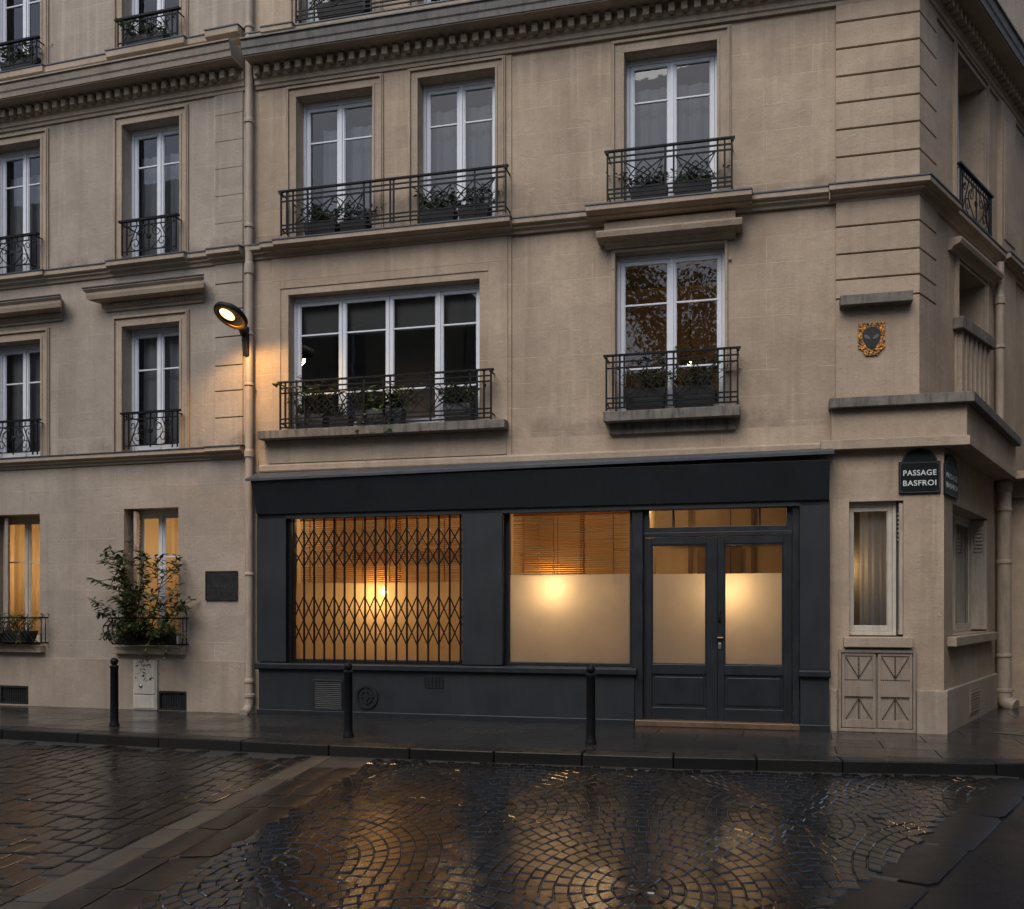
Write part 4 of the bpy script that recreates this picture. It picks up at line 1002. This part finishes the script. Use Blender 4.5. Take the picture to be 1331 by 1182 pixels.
# lit rooms: bulbs with their own lights
pendant(L, -3.93, -.62, 2.02, 10, 'bright bare bulb inside the leftmost lit ground floor window', .9, .04, 'bulbs in lit rooms')
pendant(L, -4.5, -1.3, 2.6, 40, 'ceiling bulb inside the leftmost lit ground floor window', .4, .05, 'bulbs in lit rooms')
pendant(L, -1.55, -1.3, 2.75, 40, 'ceiling bulb inside the lit window above the leafy basket', .4, .05, 'bulbs in lit rooms')
pendant(F, 6.34, -1.7, 5.33, 3.5, 'small warm bulb glowing inside the first floor window with two planters', .9, .035, 'bulbs in lit rooms')
pendant(F, 8.42, -.55, 2.25, 4, 'dim warm bulb inside the narrow window beside the shop', .6, .04, 'bulbs in lit rooms')

# ================================================================== CURTAINS
curtain(F, W2A[0]+.25, W2A[1]-.02, -.40, 7.12, 8.86, 'grey sheer curtain in the second floor window nearest the drainpipe', 1, folds=8)
curtain(F, W2B[0]+.04, W2B[1]-.02, -.40, 7.12, 8.92, 'grey sheer curtain in the second window from the drainpipe on the second floor', 2, folds=10)
curtain(F, W2C[0]+.06, W2C[1]-.04, -.43, 7.12, 8.86, 'pale sheer curtain in the second floor window above the moulded hood', 3, folds=11)
curtain(L, LA[0]+.05, LA[1]-.03, -.40, 7.12, 8.85, 'sheer curtain in the leftmost second floor window', 4, M_CURTL, 8)
curtain(L, LB[0]+.05, LB[1]-.03, -.40, 7.12, 8.85, 'sheer curtain in the second floor window just left of the drainpipe', 5, M_CURTL, 8)
curtain(L, LA[0]+.05, LA[1]-.03, -.40, 4.16, 5.9, 'sheer curtain in the leftmost first floor window', 6, M_CURTL, 8)
curtain(L, LB[0]+.08, LB[1]-.03, -.40, 4.16, 5.96, 'sheer curtain in the first floor window left of the street lamp', 7, M_CURTL, 7)
curtain(L, -4.76, -3.98, -.50, 1.16, 3.12, 'warm lit cream curtain in the leftmost ground floor window', 8, M_CURTW, 7)
curtain(L, -1.72, -1.24, -.52, 1.16, 3.15, 'warm lit cream curtain in the window above the leafy basket', 9, M_CURTW, 5)
curtain(F, 8.62, 9.02, -.27, 1.40, 2.98, 'pale sheer curtain in the narrow window beside the shop', 10, M_CURTP, 5)
curtain(G, .66, 3.2, -.42, 1.40, 2.98, 'pale sheer curtain in the ground floor window round the corner', 11, M_CURTP, 14)

# roller blinds in the four-light window
for k, (a, b) in enumerate(((.67, 1.39), (1.42, 2.13), (2.16, 2.89), (2.92, 3.50))):
    mb = MB(); z = 6.24
    for q in range(4): mb.box(a, b, -.325-.006*q, -.321-.006*q, 5.72+q*.03 if q else 5.76, 6.24 if q == 0 else 5.75+q*.03)
    tag(obj('roller_blind', mb, m_curtain('dark_blind', (.26, .25, .24), 0) if k == 0 else bpy.data.materials['dark_blind'], None, F),
        ['dark half lowered blind in first light from the lamp of the four-light window', 'dark half lowered blind in second light from the lamp of the four-light window', 'dark half lowered blind in third light from the lamp of the four-light window', 'dark half lowered blind in the light of the four-light window farthest from the lamp'][k], 'blind', 'blinds in the four-light window')

# ================================================================== PLANTERS
planter(F, 1.18, .03, 7.08, .52, .2, .20, 'dark planter with green leaves before second floor window by drainpipe, outer box', 1, 130, hgt=.30)
planter(F, 1.70, .03, 7.08, .42, .2, .18, 'dark planter of brownish leaves before second floor window by drainpipe, inner box', 2, 100, hgt=.28, lmat=M_LEAFR)
planter(F, 2.98, .03, 7.08, .50, .2, .20, 'full leafy planter left of the mullion in second window from the drainpipe', 3, 150, hgt=.32)
planter(F, 3.50, .03, 7.08, .44, .2, .20, 'leafy planter right of the mullion in second window from the drainpipe', 4, 120, hgt=.30, lmat=M_LEAFR)
planter(F, 5.93, .03, 7.06, .50, .2, .24, 'second floor planter left of the mullion in the window over the moulded hood', 5, 120, hgt=.26, lmat=M_LEAFR)
planter(F, 6.50, .03, 7.06, .50, .2, .24, 'second floor planter right of the mullion in the window over the moulded hood', 6, 120, hgt=.26)
planter(F, 1.02, .03, 4.285, .46, .24, .22, 'grey planter with tall bushy plant at lamp end of the four-light window', 7, 170, spread=.45, hgt=.55, mat=M_POTG, size=.08)
planter(F, 1.50, .05, 4.285, .30, .2, .16, 'small low plant in grey pot under first mullion of the four-light window', 8, 60, hgt=.25, mat=M_POTG)
planter(F, 2.10, .04, 4.285, .72, .22, .24, 'long grey planter with large drooping leaves in middle of the four-light window', 9, 200, hgt=.36, mat=M_POTG, size=.11, trail=.15)
planter(F, 3.28, .04, 4.285, .42, .24, .26, 'grey planter of pale green leaves at far end of the four-light window', 10, 150, hgt=.34, mat=M_POTG, size=.085)
planter(F, 5.88, .03, 4.312, .55, .2, .30, 'dark trough of ivy left of mullion in the dimly lit first floor window', 11, 150, hgt=.34, size=.06)
planter(F, 6.52, .03, 4.312, .55, .2, .30, 'dark trough of ivy right of mullion in the dimly lit first floor window', 12, 150, hgt=.34, size=.06)
planter(F, 1.5, .0, 10.25, .8, .2, .22, 'dark planter behind the topmost railing above the grey cornice', 13, 120, hgt=.3)
planter(L, -1.72, .06, 10.30, .72, .18, .16, 'dark planter with leaves behind top scroll railing nearest the drainpipe', 14, 150, hgt=.25)
planter(L, -4.1, .06, 10.30, .72, .18, .16, 'dark planter with leaves behind the topmost scroll railing at left edge', 15, 150, hgt=.25)
# plants inside the dimly lit first floor room
planter(F, 5.95, -.42, 4.62, .30, .2, .22, 'houseplant inside left half of the dimly lit first floor window', 16, 120, hgt=.55, round_=True, group='houseplants')
planter(F, 6.60, -.44, 4.62, .26, .2, .22, 'houseplant inside right half of the dimly lit first floor window', 17, 110, hgt=.5, round_=True, group='houseplants')
mb = MB(); mb.box(5.55, 6.86, -.72, -.30, 4.585, 4.62)
for x in (5.6, 6.8):
    for y in (-.70, -.34): mb.box(x-.02, x+.02, y-.02, y+.02, 4.02, 4.585)
tag(obj('plant_table', mb, M_WOOD, None, F), 'wooden table under the houseplants inside dimly lit first floor window', 'table')
# baskets of the ground floor
planter(L, -4.28, .16, 1.15, 1.0, .22, .18, 'ground floor iron basket planting before the leftmost lit window', 21, 260, hgt=.34, spread=.8, size=.07, trail=.3, group='ground floor basket plants')
def shrub():
    rn = random.Random(33); T = at(L, -1.66, .17, 1.15) @ Matrix.Diagonal((.95, .95, .92, 1))
    E_ = empty('climbing_plant', T, 'tall sprawling leafy shrub growing out of iron window basket beside dark plaque', 'plant', 'ground floor basket plants')
    p = MB(); p.box(-.50, .50, -.10, .10, 0, .20); obj('pot', p, M_POT, E_, T, bev=.01)
    st = MB(); lf = MB()
    def branch(p, d, ln, r, lvl, bend=(0, 0, 0), lsz=.125, lden=1.25):
        P = Vector(p); D = Vector(d).normalized(); n = max(4, int(ln/.07)); pts = [tuple(P)]
        for k in range(n):
            D = (D+Vector((rn.uniform(-.16, .16), rn.uniform(-.12, .12), rn.uniform(-.12, .12)))+Vector(bend)*.12).normalized()
            P = P+D*ln/n; pts.append(tuple(P))
            if lvl < 2 and rn.random() < .42 and k > 1:
                s = rn.choice((-1, 1)); branch(P, D+Vector((s*rn.uniform(.5, 1.1), rn.uniform(-.4, .5), rn.uniform(-.3, .5))), ln*rn.uniform(.25, .45), r*.55, lvl+1, bend, lsz, lden)
            if lvl > 0 or k > n*.3:
                for _ in range(3 if lvl else 2):
                    if rn.random() < .75*lden:
                        a_ = rn.uniform(0, 6.28); leaf(lf, P, (D.x*.5+math.cos(a_)*.8, D.y*.5+math.sin(a_)*.6, D.z*.3+rn.uniform(-.6, .35)), lsz*rn.uniform(.6, 1.2), rn, .45)
        st.tube(pts, r, 5, r*.4)
    branch((-.12, .0, .15), (-.25, .15, 1), .95, .012, 0, (-.32, .1, -.02))
    branch((-.10, .02, .15), (-.14, .1, 1), 1.2, .013, 0, (-.22, .05, .0))
    branch((.0, .0, .15), (.02, .1, 1), 1.12, .012, 0, (-.05, 0, .1))
    branch((.12, .02, .15), (.22, .2, 1), 1.15, .012, 0, (.04, 0, .1), lden=.8)
    branch((-.2, .03, .15), (-.55, .2, .9), .62, .010, 0, (-.35, .1, -.1))
    branch((.2, .0, .15), (.30, .1, .9), .85, .010, 0, (.08, 0, 0))
    branch((-.25, .05, .15), (-.7, .2, .5), .42, .009, 0, (-.2, .1, .1))
    branch((.05, .08, .15), (-.1, .3, .9), .65, .010, 0, (0, .05, 0)); branch((.1, .1, .15), (.12, .3, .8), .6, .010, 0, (0, .05, 0))
    for k in range(64):
        x = rn.uniform(-.32, .62); branch((x, rn.uniform(-.05, .12), .16), (rn.uniform(-.6, .7), rn.uniform(.1, 1), rn.uniform(.0, .9)), rn.uniform(.2, .42), .005, 1, (0, .2, -.7), .10)
    branch((.30, .22, .2), (.1, .5, -.5), .72, .006, 1, (0.03, -.3, -1.1), .08, .7)
    branch((.42, .20, .2), (.3, .4, -.6), .35, .006, 1, (.1, -.2, -1.0), .09, .9)
    obj('stems', st, M_STEM, E_, T); obj('foliage', lf, M_LEAFR, E_, T)
shrub()

# ================================================================== STREET FURNITURE AND WALL FIXTURES
def bollard_at(x, y, label, src=None):
    T = Matrix.Translation((x, y, .126))
    if src is None:
        E_ = empty('bollard', T, label, 'bollard', 'black bollards along the kerb')
        b = MB(); b.lathe((0, 0, 0), [(.066, 0), (.066, .03), (.056, .05), (.053, .10), (.051, .765), (.058, .775), (.058, .80), (.04, .815)], 24); obj('post', b, M_IRON, E_, T, smooth=True)
        b = MB(); b.lathe((0, 0, .86), [(.002, -.052)]+[(.052*math.sin(t), -.052*math.cos(t)) for t in [q*math.pi/12 for q in range(1, 12)]]+[(.002, .052)], 20); obj('ball', b, M_IRON, E_, T, smooth=True)
        return E_
    r = src.copy(); COL.objects.link(r); r.matrix_basis = T; r['label'] = label
    for ch in src.children:
        c = ch.copy(); COL.objects.link(c); c.parent = r
    return r
b0 = bollard_at(-5.27, 13.11, 'black ball-topped bollard in front of the white meter box')
bollard_at(-1.99, 12.02, 'black ball-topped bollard in front of the folding gate and louvre vent', b0)
bollard_at(.91, 11.42, 'black ball-topped bollard in front of the ungated frosted shop window', b0)

def drainpipe(M, u, n, z0, z1, r, label, collars, shoe=True, dirn=(0, 1)):
    T = at(M, u, n, z0); E_ = empty('drainpipe', T, label, 'drainpipe', 'stone coloured drainpipes')
    p = MB(); p.tube([(0, 0, .25 if shoe else 0), (0, 0, z1-z0)], r, 18); obj('pipe', p, M_PIPE, E_, T, smooth=True)
    for z, w_ in collars:
        c = MB(); c.lathe((0, 0, z-z0), [(r, -w_/2-.01), (r+.016, -w_/2), (r+.016, w_/2-.02), (r+.008, w_/2-.015), (r+.008, w_/2), (r, w_/2+.01)], 18)
        obj('collar', c, M_PIPE, E_, T, smooth=True)
    if shoe:
        s = MB(); s.tube([(0, 0, .28), (0, 0, .16), (dirn[0]*.02, dirn[1]*.02, .09), (dirn[0]*.09, dirn[1]*.09, .04), (dirn[0]*.17, dirn[1]*.17, .02)], r*1.12, 14); s.lathe((0, 0, .24), [(r, 0), (r+.025, .01), (r+.025, .05), (r, .06)], 18); obj('shoe', s, M_PIPE, E_, T, smooth=True)
    return E_
drainpipe(F, .035, .10, .13, 12.8, .058, 'tall beige drainpipe between the two facades beside the street lamp', [(.62, .05), (2.2, .03), (3.98, .10), (5.0, .03), (5.75, .03), (6.72, .16), (7.35, .05), (8.9, .06), (10.3, .05)])
drainpipe(G, 4.02, .13, .13, 3.69, .105, 'thick beige drainpipe on ground floor round the corner below the ledge', [(.95, .04), (2.42, .05), (3.25, .06), (3.60, .14)], True, (-.3, 1))
drainpipe(S, 3.26, .09, 4.35, 6.86, .06, 'beige drainpipe on upper side wall standing on the corner ledge', [(6.3, .12), (5.6, .04)], False)
# wall lamp
T = Matrix.Translation(F @ Vector((.02, -.16, 5.70)))
WL = empty('street_lamp', T, 'black wall mounted street lamp with lit round head beside drainpipe', 'street lamp')
def wp(M, u, n, z): return M @ Vector((u, -n, z))
b = MB(); ip = T.inverted()
b.extr([(-.10, -.22), (.02, -.30), (.06, -.05), (.06, .10), (.03, .14), (-.10, .12)], -.045, .045)
obj('bracket', b, M_IRON, WL, T @ Matrix.Rotation(R(-15.7), 4, 'Z'), bev=.01)
Nn = Vector((-.337, -.381, -.85)).normalized()
HC = Vector((-3.96, 13.92, 5.80))
ez = -Nn; ex_ = ez.cross(Vector((0, 0, 1))).normalized(); ey_ = ez.cross(ex_)
HM = Matrix((ex_.to_4d(), ey_.to_4d(), ez.to_4d(), HC.to_4d())).transposed()
for i in range(3): HM[3][i] = 0
HM[3][3] = 1
h_ = MB(); h_.lathe((0, 0, 0), [(.215, -.005), (.245, -.02), (.255, .0), (.25, .03), (.20, .07), (.10, .10), (.04, .12), (.002, .122)], 32)
obj('head', h_, M_IRON, WL, HM, smooth=True)
h_ = MB(); h_.lathe((0, 0, -.004), [(.19, 0), (.12, .012), (.002, .018)], 32); obj('reflector', h_, M_BRASS, WL, HM, smooth=True)
od = Vector((-.75, -.55, .0)); od = HM.to_3x3().inverted() @ (od-Nn*od.dot(Nn)); od.normalize()
h_ = MB(); h_.lathe((od.x*.05, -od.y*.05, -.012), [(.115, 0), (.09, -.012), (.05, -.018), (.002, -.02)], 32); obj('lens', h_, M_LENS, WL, HM, smooth=True)
h_ = MB(); ring(h_, 0, 0, .19, .225, -.01, .01); 
for i, q in enumerate(h_.v): h_.v[i] = (q[0], q[2], -.012+q[1])
obj('reflector_ring', h_, M_BRASS, WL, HM)
a_ = MB(); hb = HC+ez*.09; p1 = wp(F, .0, .20, 5.74)
pts = [Vector(p1), Vector(p1).lerp(hb, .5)+Vector((0, 0, .05)), hb+Vector((-.0, 0, .02))]
a_.tube([(q.x, -q.y, q.z) for q in pts], .055, 12, .035); obj('arm', a_, M_IRON, WL, W0, smooth=True)
ld = bpy.data.lights.new('street_lamp_light', 'SPOT'); ld.energy = 78; ld.color = (1.0, .58, .22); ld.shadow_soft_size = .12; ld.spot_size = R(150); ld.spot_blend = .5
lo = bpy.data.objects.new('street_lamp_light', ld); COL.objects.link(lo)
lp = HC+Nn*.10; aim = Vector((.30, .25, -1.0)).normalized()
lw = Matrix.Translation(lp) @ aim.to_track_quat('-Z', 'Y').to_matrix().to_4x4(); lo.parent = WL; lo.matrix_basis = T.inverted() @ lw

def text(name, s, size, M, parent, mat, width=None, ext=.0015):
    cu = bpy.data.curves.new(name, 'FONT'); cu.body = s; cu.size = size; cu.align_x = 'CENTER'; cu.align_y = 'CENTER'; cu.extrude = ext; cu.space_character = 1.08; cu.offset = .0012
    t = bpy.data.objects.new(name, cu); COL.objects.link(t); bpy.context.view_layer.update()
    me = bpy.data.meshes.new_from_object(t.evaluated_get(bpy.context.evaluated_depsgraph_get())); bpy.data.objects.remove(t)
    me.materials.clear(); me.materials.append(mat)
    xs = [v.co.x for v in me.vertices]; k = width/(max(xs)-min(xs)) if width else 1
    for v in me.vertices: v.co.x *= k
    o = bpy.data.objects.new(name, me); COL.objects.link(o)
    if parent: o.parent = parent; o.matrix_basis = WORLD[parent.name].inverted() @ M
    return o
def street_sign(M, uc, n, z0, wd, h, arch, label):
    T = at(M, uc, n, z0); E_ = empty('street_sign', T, label, 'street sign', 'dark street name plates on the corner')
    a = wd/2; p = MB(); p.box(-a, a, 0, .02, 0, h); obj('plate', p, M_SIGNB, E_, T, bev=.004)
    p = MB()
    for x0, x1, c, d in ((-a+.012, -a+.02, .012, h-.012), (a-.02, a-.012, .012, h-.012), (-a+.02, a-.02, .012, .02), (-a+.02, a-.02, h-.02, h-.012)): p.box(x0, x1, .02, .0225, c, d)
    for sx in (-1, 1):
        for z in (.035, h-.035): p.lathe((sx*(a-.035), .02, z), [(.007, 0), (.005, .004)], 8, 'n')
    obj('rim', p, M_PLAQL, E_, T)
    p = MB(); k = a*.84; p.prism([(k*math.cos(t), h+.001+arch*math.sin(t)) for t in [math.pi*q/20 for q in range(21)]], 0, .016); ar = obj('arched_top', p, M_SIGNG, E_, T)
    p = MB(); pts = [(k*.94*math.cos(t), .017, h+.004+arch*.93*math.sin(t)) for t in [math.pi*q/20 for q in range(21)]]; p.tube(pts, .004, 5); obj('arch_rim', p, M_PLAQL, ar, T)
    for s, z in (('PASSAGE', h*.635), ('BASFROI', h*.315)): text('lettering', s, .095, T @ Matrix.Translation((0, -.0215, z)) @ Matrix.Rotation(R(90), 4, 'X'), E_, M_LETTER, wd*.79)
street_sign(F, 9.305, .012, 3.13, .49, .40, .155, 'dark street name plate reading PASSAGE BASFROI facing the street, left of corner edge')
street_sign(G, .40, .012, 3.12, .86, .38, .16, 'dark street name plate on the receding side wall, right of corner edge')
# relief plaque: gilt ground with a dark mask-like face
T = at(F, 8.735, .03, 4.885); PQ = empty('wall_plaque', T, 'small gilt shield-shaped plaque with black big-eyed alien mask under stone ledge', 'plaque')
p = MB(); p.prism([(-.16, .10), (-.12, .085), (-.07, 0), (.07, 0), (.10, .045), (.16, .10), (.16, .415), (-.16, .415)], 0, .022); obj('gilt_ground', p, M_GOLD, PQ, T, bev=.003)
def facepts(k=1.0, cz=.225):
    out = []
    for q in range(28):
        t = 2*math.pi*q/28; x, z = math.sin(t), math.cos(t)
        if z >= 0: out.append((x*.112*k, cz+.04*k+z*.10*k))
        else: out.append((x*.112*k*(1-.30*abs(z)**1.4), cz+.04*k+z*.185*k))
    return out
p = MB(); p.prism(facepts(1.06), .02, .026); obj('face_rim', p, M_BRASS, PQ, T)
p = MB(); p.prism(facepts(), .026, .034); obj('face', p, M_BLACKM, PQ, T, bev=.003)
for s in (-1, 1):
    p = MB(); pts = []
    for q in range(16):
        t = 2*math.pi*q/16; x, z = .047*math.cos(t), .022*math.sin(t)*(1-.25*math.cos(t)); r_ = R(-32)
        pts.append((s*(.052+x*math.cos(r_)*-1 - z*math.sin(r_)*-1)*1.0, .228+(-x*math.sin(r_)*-1*-1+z*math.cos(r_))*1.0))
    p.prism([(s*(.053+.045*math.cos(2*math.pi*q/16)*.86-.021*math.sin(2*math.pi*q/16)*.5), .232+.045*math.cos(2*math.pi*q/16)*.55+.021*math.sin(2*math.pi*q/16)*.86) for q in range(16)], .034, .038)
    obj('eye', p, M_GREYM, PQ, T, bev=.002)
p = MB(); rn = random.Random(4)
for q in range(30):
    t = rn.uniform(0, 6.28); x, z = .125*math.cos(t)*rn.uniform(1, 1.2), .225+.175*math.sin(t)*rn.uniform(.95, 1.1)
    if abs(x) < .15 and .02 < z < .405 and (z > .11 or abs(x) < .08+z*.4):
        r0 = rn.uniform(.006, .012); p.lathe((x, .022, z), [(r0, 0), (r0*.7, r0*.5), (.001, r0*.6)], 7, 'n')
obj('relief_ornament', p, M_GOLD, PQ, T, smooth=True)
# dark plate left of the drainpipe
T = at(L, -.445, .003, 1.81); PL = empty('wall_plaque', T, 'square blackened metal plate with worn relief left of the drainpipe', 'plaque')
p = MB(); p.box(-.275, .275, 0, .018, 0, .44); obj('plate', p, M_PLAQ, PL, T, bev=.004)
p = MB()
for x0, x1, c, d in ((-.275, -.255, .012, .428), (.255, .275, .012, .428), (-.275, .275, .0, .012), (-.275, .275, .428, .44)): p.box(x0, x1, .0185, .026, c, d)
obj('rim', p, M_PLAQ, PL, T)
p = MB(); rn = random.Random(8)
for row_, n_, z in ((0, 13, .215), (1, 3, .375)):
    for q in range(n_):
        x = (-.235+q*.036) if row_ == 0 else (-.03+q*.03)
        p.bar((x, .019, z+rn.uniform(-.03, .0)), (x+rn.uniform(-.012, .014), .019, z+rn.uniform(.01, .04)), .003)
for sx in (-1, 1):
    for z in (.04, .40): p.lathe((sx*.24, .018, z), [(.009, 0), (.006, .006)], 8, 'n')
obj('worn_relief', p, M_PLAQL, PL, T)
# meter box
T = at(L, -1.755, .021, .13); MBX = empty('meter_box', T, 'cream two-door meter cabinet set in wall under the leafy basket', 'meter box')
M_METER = m_simple('cream_metal', (.46, .42, .36), .08, 5, (.4, .6), .1, 40, dirt=((.2, .15, .1), .3))
p = MB(); p.box(-.215, .215, 0, .06, 0, .765); obj('cabinet', p, M_METER, MBX, T, bev=.006)
p = MB(); p.box(-.19, .19, .06, .075, .245, .74); d_ = obj('door', p, M_METER, MBX, T, bev=.005)
k = MB(); k.lathe((-.06, .075, .37), [(.035, 0), (.035, .008), (.02, .012), (.012, .018)], 16, 'n'); k.lathe((-.155, .075, .50), [(.012, 0), (.01, .012)], 10, 'n'); obj('lock', k, M_STEEL, d_, T)
p = MB(); p.box(-.19, .19, .06, .072, .025, .22); obj('lower_door', p, M_METER, MBX, T, bev=.005)
# cable along the joint beside the drainpipe
p = MB(); p.tube([(.14, .02, 3.70), (.13, .02, 3.9), (.10, .02, 4.05)], .006, 5); p.tube([(-.06, .05, 3.95), (-.02, .06, 4.0), (.0, .05, 4.06)], .008, 5)
tag(obj('cable', p, M_PIPE, None, F), 'thin cable curling beside the drainpipe below the stone sill', 'cable')

# ================================================================== BEYOND THE CORNER
NB = empty('side_building', at(G, 4.5, 0, .12), 'beige stone building in the passage beyond the thick drainpipe', 'building')
Q = frame((G @ Vector((4.42, -.16, 0)))[:2], -20)
mb = MB(); wall(mb, 0, .24, .10, 3.9, [], 0); mb.box(0, .24, -.05, .03, .10, .78); mb.box(-.6, .40, -.9, .10, 3.45, 3.698); obj('wall', mb, M_WALL2, NB, Q, bev=.004)
Q2 = frame((Q @ Vector((.24, 0, 0)))[:2], 50)
mb = MB(); wall(mb, 0, 7, .10, 3.9, [(1.2, 2.3, 1.2, 3.1, .3)], 0); obj('wall', mb, M_WALL2, NB, Q2)
mb = MB(); mb.box(0, 7, -.05, .03, .10, .78); mb.box(-.02, 7, -.05, .08, 3.45, 3.66); obj('plinth', mb, M_PLINTH, NB, Q2, bev=.004)
window(NB, Q2, 1.2, 2.3, 1.2, 3.1, .28, 0, None, (2.5,), mat=M_CREAM)

# ================================================================== ACROSS THE STREET (mirrored in the panes)
OP = frame((17, -12.5), 165.4)
OB = empty('opposite_building', OP, 'stone apartment block across the street, mirrored in the window panes', 'building')
hs = []
for i in range(10):
    for j in range(4): hs.append((2.0+i*3.6, 3.2+i*3.6, 1.2+j*3.1, 3.2+j*3.1, .3))
hs = [h for h in hs if not (19 < h[0] < 31 and h[3] > 9.5)]
mb = MB(); wall(mb, -2, 20, 0, 13.6, [h for h in hs if h[1] < 20], 0); wall(mb, 20, 30.5, 0, 9.8, [h for h in hs if 20 < h[0] and h[1] < 30.5], 0); wall(mb, 30.5, 39, 0, 13.6, [h for h in hs if h[0] > 30.5], 0); obj('wall', mb, M_WALL2, OB, OP)
mb = MB(); mb.box(39, 75, -9, .0, 0, 19.5); obj('sky_blocking_wing', mb, M_WALL2, OB, OP)  # taller end added to keep bright sky out of the left panes
mb = MB(); mb.box(-2, 20, -8, -.31, 0, 13.6); mb.box(20, 30.5, -8, -.31, 0, 9.8); mb.box(30.5, 39, -8, -.31, 0, 13.6); obj('back_block', mb, M_ROOM, OB, OP)
mb = MB(); mb.box(-2, 39, -.05, .25, 3.6, 3.85); mb.box(-2, 20, -.05, .4, 13.3, 13.65); mb.box(20.1, 30.4, -.05, .3, 9.6, 9.85); mb.box(30.5, 38.9, -.05, .4, 13.3, 13.65); obj('cornice', mb, M_TRIM, OB, OP)
mb = MB()
for a, b, c, d, _ in hs:
    for x0, x1, z0, z1 in ((a, a+.06, c, d), (b-.06, b, c, d), ((a+b)/2-.05, (a+b)/2+.05, c, d), (a, b, d-.07, d)): mb.box(x0, x1, -.30, -.25, z0, z1)
obj('window', mb, M_WHITE, OB, OP)
T = Matrix.Translation((-4.6, -5.5, .0)); TR = empty('street_tree', T, 'tree across the street, mirrored in the dimly lit first floor window', 'tree')
rn = random.Random(2); tk = MB(); lf = MB()
tk.tube([(0, 0, 0), (.05, 0, 2), (.0, .1, 5.2), (.1, .1, 8.4), (.1, .15, 12.5)], .2, 10, .05); obj('trunk', tk, M_BARK, TR, T)
lb = MB()
for k in range(34):
    a_ = rn.uniform(0, 6.28); z = rn.uniform(5.5, 12.2); ln = rn.uniform(1.0, 2.3)
    e_ = Vector((math.cos(a_)*ln, math.sin(a_)*ln, z+ln*.5)); lb.tube([(0, 0, z), tuple(e_*.5+Vector((0, 0, z*.5+.1))), tuple(e_)], .05, 5, .012)
    for q in range(240):
        c = e_*rn.uniform(.55, 1.05); c.z = z+ln*.5+rn.gauss(0, .45)
        leaf(lf, (c.x+rn.gauss(0, .38), c.y+rn.gauss(0, .38), c.z), (rn.uniform(-1, 1), rn.uniform(-1, 1), rn.uniform(-1, .3)), rn.uniform(.12, .20), rn, .6)
obj('limbs', lb, M_BARK, TR, T); obj('crown', lf, M_LEAF, TR, T)

PB = empty('passage_shade_block', G @ Matrix.Translation((0, -6.2, 0)), 'unseen plain block added across the passage to shade the corner building', 'building')  # out of view, added to darken the side wall of the corner building
PM = frame((G @ Vector((-3.0, -6.2, 0)))[:2], 55.62)
mb = MB(); mb.box(0, 30, 0, 8, -.1, 12.5); obj('wall', mb, M_WALL2, PB, PM)
mb = MB()
for i in range(8):
    for j in range(3): mb.box(1.2+i*3.2, 2.3+i*3.2, -.03, -.002, 1.2+j*3.1, 3.2+j*3.1)
obj('shutter', mb, M_SHUT, PB, PM)

poly_sheet('paving_patch', [(6.02, 12.42), (6.65, 12.62), (6.75, 12.05), (6.45, 12.0)], .131, M_BAND)
